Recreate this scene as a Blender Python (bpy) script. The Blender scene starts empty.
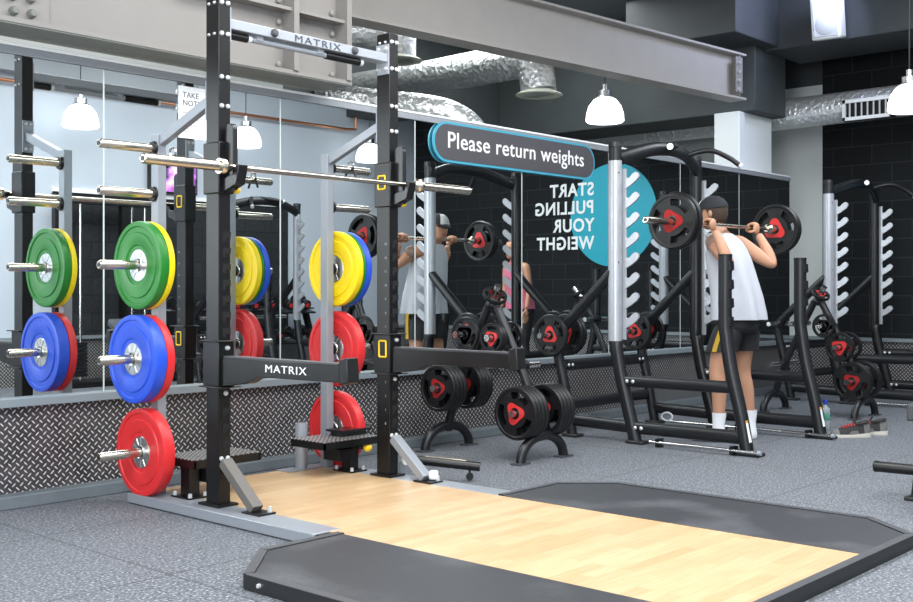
import bpy, bmesh, math, random
from mathutils import Vector, Matrix
random.seed(7)
COL = bpy.context.scene.collection
R = math.radians
PI = math.pi

# ------------------------------------------------------------------ camera
CAM_H = 1.10
F_PX = 1104.0
cd = bpy.data.cameras.new('camera'); cam = bpy.data.objects.new('camera', cd); COL.objects.link(cam)
cam.location = (0, 0, CAM_H); cam.rotation_euler = (R(90), 0, R(-48))
cd.lens = 36 * F_PX / 913; cd.sensor_width = 36; cd.shift_y = -11 / 913; cd.clip_start = .05
bpy.context.scene.camera = cam
SX, SY = math.sin(R(42)), math.cos(R(42))
def P(px, py, D):
    """world point seen at pixel px,py at forward distance D"""
    U = (px - 456.5) / F_PX * D
    return Vector((SY * D + SX * U, SX * D - SY * U, CAM_H + (290 - py) / F_PX * D))

# ------------------------------------------------------------------ materials
def newmat(name):
    m = bpy.data.materials.new(name); m.use_nodes = True
    return m, m.node_tree, m.node_tree.nodes['Principled BSDF']
def mat(name, col, rough=.5, metal=0, noise=0, nscale=40, bump=0, bscale=60, spec=.5, emit=None, estr=0, trans=0, alpha=1):
    m, t, b = newmat(name)
    b.inputs['Base Color'].default_value = (*col, 1)
    b.inputs['Roughness'].default_value = rough
    b.inputs['Metallic'].default_value = metal
    b.inputs['Specular IOR Level'].default_value = spec
    b.inputs['Transmission Weight'].default_value = trans
    if emit:
        b.inputs['Emission Color'].default_value = (*emit, 1); b.inputs['Emission Strength'].default_value = estr
    tc = t.nodes.new('ShaderNodeTexCoord')
    if noise:
        n = t.nodes.new('ShaderNodeTexNoise'); n.inputs['Scale'].default_value = nscale; n.inputs['Detail'].default_value = 4
        t.links.new(tc.outputs['Object'], n.inputs['Vector'])
        mx = t.nodes.new('ShaderNodeMixRGB'); mx.blend_type = 'MIX'
        mx.inputs[1].default_value = (*[c * (1 - noise) for c in col], 1)
        mx.inputs[2].default_value = (*[min(1, c * (1 + noise)) for c in col], 1)
        t.links.new(n.outputs['Fac'], mx.inputs[0]); t.links.new(mx.outputs[0], b.inputs['Base Color'])
    if bump:
        n2 = t.nodes.new('ShaderNodeTexNoise'); n2.inputs['Scale'].default_value = bscale; n2.inputs['Detail'].default_value = 3
        t.links.new(tc.outputs['Object'], n2.inputs['Vector'])
        bp = t.nodes.new('ShaderNodeBump'); bp.inputs['Strength'].default_value = bump; bp.inputs['Distance'].default_value = .02
        t.links.new(n2.outputs['Fac'], bp.inputs['Height']); t.links.new(bp.outputs[0], b.inputs['Normal'])
    return m
class NT:
    """tiny helper for node maths"""
    def __init__(s, t): s.t = t
    def val(s, sock, x):
        if isinstance(x, (int, float)): sock.default_value = x
        else: s.t.links.new(x, sock)
    def m(s, op, a, b=None, c=None):
        n = s.t.nodes.new('ShaderNodeMath'); n.operation = op
        s.val(n.inputs[0], a)
        if b is not None: s.val(n.inputs[1], b)
        if c is not None: s.val(n.inputs[2], c)
        return n.outputs[0]
    def xyz(s):
        g = s.t.nodes.new('ShaderNodeNewGeometry'); x = s.t.nodes.new('ShaderNodeSeparateXYZ')
        s.t.links.new(g.outputs['Position'], x.inputs[0]); return x.outputs
    def comb(s, a, b, c=0):
        n = s.t.nodes.new('ShaderNodeCombineXYZ'); s.val(n.inputs[0], a); s.val(n.inputs[1], b); s.val(n.inputs[2], c); return n.outputs[0]
    def noise(s, vec, scale, detail=3):
        n = s.t.nodes.new('ShaderNodeTexNoise'); n.inputs['Scale'].default_value = scale; n.inputs['Detail'].default_value = detail
        if vec is not None: s.t.links.new(vec, n.inputs['Vector'])
        return n.outputs['Fac']
    def ramp(s, f, stops):
        n = s.t.nodes.new('ShaderNodeValToRGB'); cr = n.color_ramp
        while len(cr.elements) < len(stops): cr.elements.new(.5)
        for e, (p, c) in zip(cr.elements, stops): e.position = p; e.color = (*c, 1)
        s.t.links.new(f, n.inputs[0]); return n.outputs[0]
    def mix(s, f, a, b, mode='MIX'):
        n = s.t.nodes.new('ShaderNodeMixRGB'); n.blend_type = mode; s.val(n.inputs[0], f)
        for i, v in ((1, a), (2, b)):
            if isinstance(v, tuple): n.inputs[i].default_value = (*v, 1)
            else: s.t.links.new(v, n.inputs[i])
        return n.outputs[0]
    def bump(s, h, strength, dist, bsdf):
        bp = s.t.nodes.new('ShaderNodeBump'); bp.inputs['Strength'].default_value = strength; bp.inputs['Distance'].default_value = dist
        s.t.links.new(h, bp.inputs['Height']); s.t.links.new(bp.outputs[0], bsdf.inputs['Normal'])

def floor_mat():
    m, t, b = newmat('rubber_floor'); n = NT(t); x, y, z = n.xyz()
    v = n.comb(x, y)
    sp = n.noise(v, 85, 2); big = n.noise(v, 1.1, 3); mid = n.noise(v, 28, 3)
    col = n.ramp(sp, [(.36, (.022, .025, .03)), (.5, (.10, .108, .122)), (.6, (.24, .255, .28)), (.7, (.62, .64, .67))])
    col = n.mix(n.m('MULTIPLY', big, .55), col, (.135, .147, .17))
    col = n.mix(.25, col, n.ramp(mid, [(.35, (.055, .06, .07)), (.65, (.20, .215, .245))]))
    fx = n.m('FRACT', n.m('ADD', x, -.43 + 10)); fy = n.m('FRACT', n.m('ADD', y, 10.32))
    seam = n.m('MINIMUM', n.m('MINIMUM', fx, n.m('SUBTRACT', 1, fx)), n.m('MINIMUM', fy, n.m('SUBTRACT', 1, fy)))
    s = n.m('LESS_THAN', seam, .006)
    col = n.mix(n.m('MULTIPLY', s, .5), col, (.02, .022, .026))
    t.links.new(col, b.inputs['Base Color']); b.inputs['Roughness'].default_value = .62
    b.inputs['Specular IOR Level'].default_value = .45
    n.bump(sp, .5, .004, b)
    return m
def tread_mat(name, axis='x', pitch=.0295):
    m, t, b = newmat(name); n = NT(t); x, y, z = n.xyz()
    a = x if axis == 'x' else y
    if axis == 'xy': a, z = x, y
    u_ = n.m('DIVIDE', n.m('ADD', n.m('MULTIPLY', n.m('ADD', a, z), .7071), 40), pitch)
    v_ = n.m('DIVIDE', n.m('ADD', n.m('MULTIPLY', n.m('SUBTRACT', a, z), .7071), 40), pitch)
    iu, iv = n.m('FLOOR', u_), n.m('FLOOR', v_)
    lu = n.m('ABSOLUTE', n.m('SUBTRACT', n.m('FRACT', u_), .5)); lv = n.m('ABSOLUTE', n.m('SUBTRACT', n.m('FRACT', v_), .5))
    par = n.m('MODULO', n.m('ADD', iu, iv), 2)
    def pick(x, y): return n.m('ADD', n.m('MULTIPLY', par, x), n.m('MULTIPLY', n.m('SUBTRACT', 1, par), y))
    p, q = pick(lu, lv), pick(lv, lu)
    d = n.m('ADD', n.m('POWER', n.m('DIVIDE', p, .46), 2), n.m('POWER', n.m('DIVIDE', q, .125), 2))
    f = n.m('SMOOTHSTEP', .6, 1.1, d) if False else n.m('SUBTRACT', 1, n.m('MINIMUM', n.m('MAXIMUM', n.m('SUBTRACT', n.m('MULTIPLY', d, 2), 1.2), 0), 1))
    nz = n.noise(n.comb(a, z), 9, 3)
    base = n.ramp(nz, [(.3, (.035, .034, .036)), (.7, (.085, .08, .08))])
    col = n.mix(f, base, (.72, .71, .71))
    t.links.new(col, b.inputs['Base Color']); b.inputs['Metallic'].default_value = .25; b.inputs['Roughness'].default_value = .42
    n.bump(f, .6, .004, b)
    return m
def block_mat(name, base, lite, axis='y', mort=(.012, .013, .015)):
    m, t, b = newmat(name); n = NT(t); x, y, z = n.xyz()
    br = t.nodes.new('ShaderNodeTexBrick')
    t.links.new(n.comb(n.m('ADD', y if axis == 'y' else x, 20.1), n.m('ADD', z, 20.05)), br.inputs['Vector'])
    br.inputs['Scale'].default_value = 1; br.inputs['Brick Width'].default_value = .45; br.inputs['Row Height'].default_value = .213
    br.inputs['Mortar Size'].default_value = .006; br.inputs['Mortar Smooth'].default_value = .1
    br.inputs['Color1'].default_value = (*base, 1); br.inputs['Color2'].default_value = (*lite, 1); br.inputs['Mortar'].default_value = (*mort, 1)
    br.offset = .5
    sp = n.noise(n.comb(x, y, z), 60, 4)
    col = n.mix(.3, br.outputs['Color'], n.ramp(sp, [(.35, tuple(c * .5 for c in base)), (.7, tuple(c * 1.7 for c in lite))]))
    t.links.new(col, b.inputs['Base Color']); b.inputs['Roughness'].default_value = .75; b.inputs['Specular IOR Level'].default_value = .2
    n.bump(n.m('ADD', n.m('MULTIPLY', br.outputs['Fac'], -1), n.m('MULTIPLY', sp, .3)), .5, .006, b)
    return m
def wood_mat():
    m, t, b = newmat('pale_wood_deck'); n = NT(t); x, y, z = n.xyz()
    br = t.nodes.new('ShaderNodeTexBrick')
    t.links.new(n.comb(n.m('ADD', x, 20), n.m('ADD', y, 20)), br.inputs['Vector'])
    br.inputs['Scale'].default_value = 1; br.inputs['Brick Width'].default_value = .47; br.inputs['Row Height'].default_value = .062
    br.inputs['Mortar Size'].default_value = .0008; br.inputs['Bias'].default_value = 0; br.offset = .37
    br.inputs['Color1'].default_value = (.46, .285, .14, 1); br.inputs['Color2'].default_value = (.60, .43, .25, 1); br.inputs['Mortar'].default_value = (.45, .29, .14, 1)
    g = n.noise(n.comb(n.m('MULTIPLY', x, 2.2), n.m('MULTIPLY', y, 26)), 2.5, 4)
    col = n.mix(.4, br.outputs['Color'], n.ramp(g, [(.3, (.46, .30, .15)), (.7, (.63, .46, .28))]))
    t.links.new(col, b.inputs['Base Color']); b.inputs['Roughness'].default_value = .34
    return m
def chalk_mat():
    m, t, b = newmat('rubber_mat_with_chalk_dust'); n = NT(t); x, y, z = n.xyz(); v = n.comb(x, y, z)
    big = n.noise(v, 2.2, 5); fine = n.noise(v, 60, 3)
    c = n.mix(n.m('MULTIPLY', n.m('MINIMUM', n.m('MAXIMUM', n.m('MULTIPLY', n.m('SUBTRACT', big, .5), 4), 0), 1), fine), (.026, .028, .033), (.15, .155, .165))
    t.links.new(c, b.inputs['Base Color']); b.inputs['Roughness'].default_value = .52
    n.bump(fine, .15, .004, b)
    return m
def foil_mat():
    m, t, b = newmat('crinkled_foil'); n = NT(t); x, y, z = n.xyz()
    b.inputs['Base Color'].default_value = (.78, .8, .8, 1); b.inputs['Metallic'].default_value = .7; b.inputs['Roughness'].default_value = .3
    v = n.comb(x, y, z)
    vo = t.nodes.new('ShaderNodeTexVoronoi'); vo.inputs['Scale'].default_value = 22; t.links.new(v, vo.inputs['Vector'])
    h = n.m('ADD', n.noise(v, 16, 5), n.m('MULTIPLY', vo.outputs['Distance'], .5))
    n.bump(h, .7, .028, b)
    return m
def tv_mat():
    m, t, b = newmat('screen_picture'); n = NT(t); x, y, z = n.xyz()
    c = n.ramp(n.noise(n.comb(x, y, z), 5, 3), [(.35, (.03, .02, .08)), (.5, (.5, .15, .6)), (.62, (.9, .55, .85))])
    t.links.new(c, b.inputs['Base Color']); t.links.new(c, b.inputs['Emission Color']); b.inputs['Emission Strength'].default_value = .8
    return m

M = dict(
    floor=floor_mat(), tread=tread_mat('diamond_tread_plate'), tread_y=tread_mat('diamond_tread_plate_end', 'y'),
    tread_step=tread_mat('diamond_tread_step', 'xy', .022),
    block=block_mat('black_painted_block', (.0075, .009, .010), (.0125, .0145, .016), mort=(.034, .038, .041)), block_x=block_mat('black_painted_block_long', (.02, .022, .024), (.03, .033, .036), 'x'),
    white=mat('white_paint', (.62, .655, .64), .7, noise=.04, nscale=3), white_cool=mat('cool_white_paint', (.53, .585, .65), .7, noise=.03, nscale=2),
    white_col=mat('column_white_paint', (.72, .76, .76), .6, noise=.02, nscale=4),
    ceil=mat('grey_ceiling', (.14, .16, .165), .8, noise=.15, nscale=2), ceil_dark=mat('dark_soffit', (.045, .054, .056), .7, noise=.2, nscale=4, bump=.1, bscale=30),
    soffit=mat('dark_grey_paint', (.042, .048, .052), .6, noise=.2, nscale=5, bump=.1, bscale=40),
    sill=mat('painted_sill', (.22, .26, .28), .5), plinth=mat('grey_plinth', (.13, .155, .17), .65, noise=.2, nscale=12), rail=mat('brushed_rail', (.30, .32, .345), .4, .2), rail_top=mat('white_rail_top', (.92, .93, .93), .4),
    mirror=mat('silvered_mirror', (.84, .88, .875), .008, 1), glassedge=mat('mirror_edge', (.55, .62, .6), .3),
    black=mat('black_powder_coat', (.0045, .0045, .005), .34, bump=.04, bscale=300, spec=.42), black_s=mat('satin_black', (.008, .008, .009), .3), iron=mat('grey_black_coat', (.0095, .0105, .0125), .36, noise=.1, nscale=30, spec=.42),
    rubber=mat('black_rubber', (.006, .0062, .007), .42, noise=.2, nscale=20, bump=.05, bscale=200, spec=.42), mat_rub=chalk_mat(),
    mat_edge=mat('black_steel_edging', (.014, .015, .016), .4, noise=.2, nscale=30), mat_lip=mat('worn_edging', (.06, .063, .07), .45, noise=.2, nscale=20),
    brace_grey=mat('brown_grey_coat', (.13, .12, .11), .4), grey=mat('silver_grey_coat', (.30, .325, .36), .35, .25), lgrey=mat('light_silver_coat', (.33, .355, .395), .35, .2), silver=mat('silver_upright_coat', (.42, .44, .47), .33, .35, noise=.06, nscale=18),
    chrome=mat('chrome', (.66, .66, .65), .16, 1), steel=mat('worn_steel', (.62, .57, .48), .24, 1, noise=.15, nscale=40), hub=mat('brushed_steel_hub', (.62, .63, .63), .3, 1, noise=.2, nscale=30), bolt=mat('zinc_bolt', (.75, .76, .77), .3, .6),
    green=mat('green_rubber', (.012, .20, .018), .42, noise=.12, nscale=25), yellow=mat('yellow_rubber', (.95, .70, .004), .4, noise=.06, nscale=25), blue=mat('blue_rubber', (.018, .085, .62), .42, noise=.1, nscale=25), red=mat('red_rubber', (.66, .024, .028), .42, noise=.12, nscale=25),
    redpl=mat('red_insert', (.62, .03, .03), .4), knob=mat('yellow_plastic', (.9, .6, .02), .4), wood=wood_mat(), foil=foil_mat(),
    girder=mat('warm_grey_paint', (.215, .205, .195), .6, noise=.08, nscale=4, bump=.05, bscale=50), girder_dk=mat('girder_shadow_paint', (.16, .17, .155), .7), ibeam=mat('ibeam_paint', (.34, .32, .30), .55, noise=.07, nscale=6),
    letter=mat('white_lettering', (.85, .86, .86), .5, emit=(.85, .86, .86), estr=.12), letter_dk=mat('charcoal_lettering', (.05, .055, .07), .5), teal=mat('teal_paint', (.018, .39, .50), .5, noise=.03, nscale=8), sign=mat('charcoal_sign', (.075, .07, .08), .5), tealedge=mat('teal_border', (.06, .36, .50), .45),
    shade=mat('lit_glass_shade', (.95, .97, .98), .3, emit=(.95, .98, 1), estr=4), cream=mat('cream_metal', (.72, .74, .62), .5), plastic=mat('white_plastic', (.74, .76, .76), .45), plastic_g=mat('grille_white', (.42, .44, .44), .6),
    copper=mat('copper_pipe', (.62, .27, .15), .35, .8), paper=mat('white_paper', (.85, .87, .88), .8), skin=mat('skin', (.50, .26, .16), .5, noise=.06, nscale=15), shirt=mat('white_cotton', (.50, .52, .57), .85, bump=.25, bscale=14), shorts=mat('black_shorts', (.012, .012, .014), .7), stripe=mat('yellow_stripe', (.45, .28, .02), .7),
    sock=mat('white_sock', (.78, .8, .83), .9), hair=mat('brown_hair', (.045, .028, .018), .8, bump=.3, bscale=120), cap=mat('navy_cap', (.012, .014, .02), .8), capw=mat('cap_front', (.6, .62, .6), .8), pink=mat('pink_top', (.55, .14, .22), .8), eye=mat('eye', (.02, .015, .012), .3), lip=mat('lip', (.34, .11, .09), .5), orange=mat('orange_tape', (.8, .3, .03), .6),
    seatpad=mat('grey_vinyl', (.05, .055, .06), .45), bottle=mat('clear_plastic', (.72, .82, .84), .15, trans=.65), bluecap=mat('blue_cap', (.02, .05, .4), .4), green_lbl=mat('bottle_label', (.1, .35, .25), .5),
    shoe=mat('black_mesh_shoe', (.018, .018, .019), .8, noise=.3, nscale=80), shoeg=mat('grey_shoe_panel', (.12, .12, .12), .7), sole=mat('pale_sole', (.52, .50, .45), .6), lace=mat('red_lace', (.6, .04, .05), .7), screen=tv_mat(), tattoo=mat('tattooed_skin', (.30, .2, .16), .55),
)

# ------------------------------------------------------------------ geometry helpers
ORG = {}
class MB:
    def __init__(s): s.bm = bmesh.new()
    def _set(s, faces, mi, smooth=False):
        for f in faces: f.material_index = mi; f.smooth = smooth
    def box(s, c, sz, rz=0, mi=0, rx=0, ry=0):
        r = bmesh.ops.create_cube(s.bm, size=1)
        mt = Matrix.Translation(c) @ Matrix.Rotation(rz, 4, 'Z') @ Matrix.Rotation(ry, 4, 'Y') @ Matrix.Rotation(rx, 4, 'X') @ Matrix.Diagonal((*sz, 1))
        bmesh.ops.transform(s.bm, matrix=mt, verts=r['verts'])
        s._set({f for v in r['verts'] for f in v.link_faces}, mi); return s
    def bb(s, a, b, mi=0):
        return s.box([(p + q) / 2 for p, q in zip(a, b)], [abs(q - p) for p, q in zip(a, b)], mi=mi)
    def bar(s, p, q, w, h, mi=0, up=(0, 0, 1)):
        p, q = Vector(p), Vector(q); d = q - p; L = d.length; d.normalize()
        side = d.cross(Vector(up))
        if side.length < 1e-4: side = d.cross(Vector((0, 1, 0)))
        side.normalize(); u = side.cross(d)
        mt = Matrix.Translation((p + q) / 2) @ Matrix((side, d, u)).transposed().to_4x4() @ Matrix.Diagonal((w, L, h, 1))
        r = bmesh.ops.create_cube(s.bm, size=1); bmesh.ops.transform(s.bm, matrix=mt, verts=r['verts'])
        s._set({f for v in r['verts'] for f in v.link_faces}, mi); return s
    def frames(s, pts):
        pts = [Vector(p) for p in pts]; out = []
        prev = None
        for i, p in enumerate(pts):
            if i == 0: t = pts[1] - p
            elif i == len(pts) - 1: t = p - pts[i - 1]
            else: t = (pts[i + 1] - p).normalized() + (p - pts[i - 1]).normalized()
            t.normalize()
            if prev is None:
                a = Vector((0, 0, 1)) if abs(t.z) < .9 else Vector((1, 0, 0))
                n = (a - a.dot(t) * t).normalized()
            else:
                n = (prev - prev.dot(t) * t).normalized()
            prev = n; out.append((p, t, n, t.cross(n)))
        return out
    def tube(s, pts, r, n=12, mi=0, sm=0, rb=None, cap=True):
        """round or oval tube; r may be a list"""
        pts = [Vector(p) for p in pts]
        if sm: pts = catmull(pts, sm)
        rs = r if isinstance(r, (list, tuple)) else [r] * len(pts)
        if len(rs) != len(pts):
            rs = [rs[min(len(rs) - 1, int(i * (len(rs) - 1) / (len(pts) - 1)))] for i in range(len(pts))] if len(rs) > 2 else [rs[0] + (rs[-1] - rs[0]) * i / (len(pts) - 1) for i in range(len(pts))]
        rings = []
        for (p, t, a, b), rr in zip(s.frames(pts), rs):
            k = (rb / rs[0] if rb else 1)
            rings.append([s.bm.verts.new(p + a * (rr * k * math.cos(2 * PI * j / n)) + b * (rr * math.sin(2 * PI * j / n))) for j in range(n)])
        for A, B in zip(rings, rings[1:]):
            for j in range(n):
                f = s.bm.faces.new((A[j], A[(j + 1) % n], B[(j + 1) % n], B[j])); f.smooth = True; f.material_index = mi
        if cap:
            for ring, rev in ((rings[0], True), (rings[-1], False)):
                f = s.bm.faces.new(ring[::-1] if rev else ring); f.material_index = mi
        return s
    def cyl(s, p, q, r, n=16, mi=0, r2=None): return s.tube([p, q], [r, r if r2 is None else r2], n, mi)
    def lathe(s, prof, o=(0, 0, 0), ax=(0, 0, 1), n=32, mi=0, smooth=True, closed=False):
        """prof: list of (radius, height along ax)"""
        o = Vector(o); ax = Vector(ax).normalized()
        a = Vector((0, 0, 1)) if abs(ax.z) < .9 else Vector((1, 0, 0))
        u = (a - a.dot(ax) * ax).normalized(); v = ax.cross(u)
        rings = []
        for r, h in prof:
            if r < 1e-5: rings.append([s.bm.verts.new(o + ax * h)])
            else: rings.append([s.bm.verts.new(o + ax * h + u * r * math.cos(2 * PI * j / n) + v * r * math.sin(2 * PI * j / n)) for j in range(n)])
        pairs = list(zip(rings, rings[1:])) + ([(rings[-1], rings[0])] if closed else [])
        for A, B in pairs:
            for j in range(n):
                k = (j + 1) % n
                if len(A) == 1 and len(B) == 1: continue
                if len(A) == 1: vs = (A[0], B[k], B[j])
                elif len(B) == 1: vs = (A[j], A[k], B[0])
                else: vs = (A[j], A[k], B[k], B[j])
                f = s.bm.faces.new(vs); f.smooth = smooth; f.material_index = mi
        return s
    def prism(s, pts, off, mi=0):
        """pts: 3D polygon, extruded by off"""
        off = Vector(off); A = [s.bm.verts.new(Vector(p)) for p in pts]; B = [s.bm.verts.new(Vector(p) + off) for p in pts]
        n = len(pts); fs = [s.bm.faces.new(A[::-1]), s.bm.faces.new(B)]
        for j in range(n): fs.append(s.bm.faces.new((A[j], A[(j + 1) % n], B[(j + 1) % n], B[j])))
        s._set(fs, mi); return s
    def ball(s, c, r, sc=(1, 1, 1), mi=0, n=16, rot=None):
        q = bmesh.ops.create_uvsphere(s.bm, u_segments=n, v_segments=max(6, n // 2), radius=r)
        mt = Matrix.Translation(c) @ (rot.to_4x4() if rot else Matrix.Identity(4)) @ Matrix.Diagonal((*sc, 1))
        bmesh.ops.transform(s.bm, matrix=mt, verts=q['verts'])
        s._set({f for v in q['verts'] for f in v.link_faces}, mi, True); return s
    def loft(s, rings, mi=0, cap=(True, True), smooth=True):
        V = [[s.bm.verts.new(p) for p in r] for r in rings]; n = len(V[0])
        for A, B in zip(V, V[1:]):
            for j in range(n):
                f = s.bm.faces.new((A[j], A[(j + 1) % n], B[(j + 1) % n], B[j])); f.smooth = smooth; f.material_index = mi
        if cap[0]: f = s.bm.faces.new(V[0][::-1]); f.material_index = mi; f.smooth = smooth
        if cap[1]: f = s.bm.faces.new(V[-1]); f.material_index = mi; f.smooth = smooth
        return s
    def add_mesh(s, me, mt=None, mi=0):
        nb = len(s.bm.verts); nf = len(s.bm.faces)
        s.bm.from_mesh(me); s.bm.verts.ensure_lookup_table(); s.bm.faces.ensure_lookup_table()
        if mt is not None: bmesh.ops.transform(s.bm, matrix=mt, verts=s.bm.verts[nb:])
        for f in s.bm.faces[nf:]: f.material_index = mi
        return s
    def build(s, name, mats, parent=None, loc=None, bevel=0, sharp=38):
        if not isinstance(mats, (list, tuple)): mats = [mats]
        bmesh.ops.recalc_face_normals(s.bm, faces=s.bm.faces)
        me = bpy.data.meshes.new(name)
        if parent is not None: org = ORG[parent.name]
        elif loc is not None: org = Vector(loc)
        else:
            xs = [v.co for v in s.bm.verts]
            lo = [min(v[i] for v in xs) for i in range(3)]; hi = [max(v[i] for v in xs) for i in range(3)]
            org = Vector(((lo[0] + hi[0]) / 2, (lo[1] + hi[1]) / 2, lo[2]))
        bmesh.ops.translate(s.bm, vec=-org, verts=s.bm.verts)
        s.bm.to_mesh(me); s.bm.free()
        for m_ in mats: me.materials.append(M[m_] if isinstance(m_, str) else m_)
        me.set_sharp_from_angle(angle=R(sharp))
        o = bpy.data.objects.new(name, me); COL.objects.link(o)
        if parent is not None: o.parent = parent
        else: o.location = org
        ORG[o.name] = org
        if bevel:
            b = o.modifiers.new('bevel', 'BEVEL'); b.width = bevel; b.segments = 2; b.limit_method = 'ANGLE'; b.angle_limit = R(50)
        return o
def catmull(pts, k):
    pts = [Vector(p) for p in pts]; out = []
    ext = [2 * pts[0] - pts[1]] + pts + [2 * pts[-1] - pts[-2]]
    for i in range(1, len(ext) - 2):
        p0, p1, p2, p3 = ext[i - 1:i + 3]
        for j in range(k):
            t = j / k
            out.append(.5 * ((2 * p1) + (p2 - p0) * t + (2 * p0 - 5 * p1 + 4 * p2 - p3) * t * t + (3 * p1 - p0 - 3 * p2 + p3) * t ** 3))
    out.append(pts[-1]); return out
def tag(o, label, cat, group=None, kind=None):
    o['label'] = label; o['category'] = cat
    if group: o['group'] = group
    if kind: o['kind'] = kind
    return o
def struct(o): o['kind'] = 'structure'; return o
def thing(name, loc, label, cat, group=None):
    o = bpy.data.objects.new(name, None); COL.objects.link(o); o.location = loc; o.empty_display_size = .1
    ORG[o.name] = Vector(loc); return tag(o, label, cat, group)
KIDS = {}
def copy_tree(o, parent=None):
    c = o.copy(); COL.objects.link(c)
    if parent is not None: c.parent = parent
    for ch in [x for x in bpy.data.objects if x.parent == o]: copy_tree(ch, c)
    return c
def text_mesh(txt, size, ext=.001, align='CENTER', spacing=1.0, bold=0):
    cu = bpy.data.curves.new('lettering', 'FONT'); cu.body = txt; cu.size = size; cu.extrude = ext; cu.align_x = align
    cu.space_character = spacing; cu.offset = bold
    o = bpy.data.objects.new('lettering', cu); COL.objects.link(o)
    dg = bpy.context.evaluated_depsgraph_get(); me = bpy.data.meshes.new_from_object(o.evaluated_get(dg))
    bpy.data.objects.remove(o); return me
def face_mt(pos, right, up, sx=1, sy=1):
    """matrix placing text with given reading direction and up direction"""
    r = Vector(right).normalized(); u = Vector(up).normalized(); n = r.cross(u)
    return Matrix.Translation(pos) @ Matrix((r, u, n)).transposed().to_4x4() @ Matrix.Diagonal((sx, sy, 1, 1))
def skin_mesh(nodes, edges, root, sub=2):
    """nodes: {key:(pos,radius or (rx,ry))}; returns a mesh"""
    keys = list(nodes); idx = {k: i for i, k in enumerate(keys)}
    me = bpy.data.meshes.new('skin_tmp'); me.from_pydata([nodes[k][0] for k in keys], [(idx[a], idx[b]) for a, b in edges], [])
    o = bpy.data.objects.new('skin_tmp', me); COL.objects.link(o)
    md = o.modifiers.new('skin', 'SKIN'); md.use_smooth_shade = True; md.branch_smoothing = .6
    for k in keys:
        r = nodes[k][1]; sv = me.skin_vertices[0].data[idx[k]]
        sv.radius = r if isinstance(r, tuple) else (r, r); sv.use_root = (k == root)
    sb = o.modifiers.new('sub', 'SUBSURF'); sb.levels = sub; sb.render_levels = sub
    bpy.context.view_layer.update()
    dg = bpy.context.evaluated_depsgraph_get(); out = bpy.data.meshes.new_from_object(o.evaluated_get(dg))
    bpy.data.objects.remove(o)
    for p in out.polygons: p.use_smooth = True
    return out


def bolts(name, parent, items, r=.0125, h=.012, m='bolt', n=10, prof=None):
    """one small object per bolt; items: (position, outward axis)"""
    prof = prof or [(0, h), (r * .64, h * .92), (r * .92, h * .5), (r, 0)]
    mb = MB().lathe(prof, (0, 0, 0), (0, 0, 1), n); bmesh.ops.recalc_face_normals(mb.bm, faces=mb.bm.faces)
    me = bpy.data.meshes.new(name); mb.bm.to_mesh(me); mb.bm.free(); me.materials.append(M[m]); me.set_sharp_from_angle(angle=R(40))
    for p, ax in items:
        o = bpy.data.objects.new(name, me); COL.objects.link(o); o.parent = parent
        o.location = Vector(p) - ORG[parent.name]; o.rotation_euler = Vector(ax).to_track_quat('Z', 'Y').to_euler()
# ================================================================== SETTING
YM = 5.455          # mirror face
XF = 12.45          # far wall
YO = -1.2           # opposite wall
ZC = 4.25           # ceiling
XB = -2.0
struct(MB().bb((XB, YO, -.06), (XF + .1, 9.1, 0)).build('floor', 'floor'))
struct(MB().bb((XB, YO - .1, ZC), (XF + .1, 9.1, ZC + .1)).build('ceiling', 'ceil'))
struct(MB().bb((.2, YM, 0), (11.57, YM + .12, 2.30)).build('wall_mirror_side', 'white'))
struct(MB().bb((XF, YO, 0), (XF + .1, YM, ZC)).build('wall_far_black', 'block'))
struct(MB().bb((XF, YM, 0), (XF + .1, 9.1, 3.5)).build('wall_far_white', 'white'))
struct(MB().bb((XF, YM, 3.5), (XF + .1, 9.1, ZC)).build('wall_far_upper', 'soffit'))
struct(MB().bb((XB, 9.0, 0), (XF, 9.1, ZC)).build('wall_back', 'ceil_dark'))
struct(MB().bb((.2, 6.9, 0), (5.6, 7.0, 3.3)).build('wall_behind_girder', 'white'))
struct(MB().bb((XB, YO - .1, 0), (XF, YO, ZC)).build('wall_opposite', 'white_cool'))
struct(MB().bb((XB - .1, YO, 0), (XB, 9.0, ZC)).build('wall_near_end', 'white_cool'))
# mirror wall trim
struct(MB().bb((.2, YM - .012, .06), (11.57, YM, .505)).build('trim_tread_plate', 'tread'))
struct(MB().bb((.2, YM - .06, .505), (11.57, YM, .55)).build('trim_mirror_sill', 'sill', bevel=.004))
struct(MB().bb((.2, YM - .02, 2.302), (11.57, YM + .12, 2.345)).bb((.2, YM - .024, 2.345), (11.57, YM + .12, 2.36), mi=1).build('trim_mirror_top_rail', ['rail', 'rail_top'], bevel=.003))
struct(MB().bb((.2, YM - .105, 0), (11.57, YM, .066)).build('baseboard_mirror_side', 'plinth', bevel=.006))
# far wall dado and opposite dado
struct(MB().bb((XF - .012, YO, 0), (XF, 9.0, .52)).build('trim_far_tread_plate', 'tread_y'))
struct(MB().bb((XF - .05, YO, .52), (XF, 9.0, .56)).build('trim_far_sill', 'sill'))
struct(MB().bb((XB, YO, 0), (XF - .05, YO + .012, .52)).build('trim_opposite_tread_plate', 'tread'))
struct(MB().bb((XB, YO, .52), (XF - .05, YO + .05, .56)).build('trim_opposite_sill', 'sill'))
struct(MB().bb((6.4, YO, .56), (9.9, YO + .01, 2.25)).build('trim_opposite_black_panel', 'block_x'))
struct(MB().bb((6.4, YO, 2.25), (9.9, YO + .03, 2.3)).build('trim_opposite_panel_cap', 'rail_top'))
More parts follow.
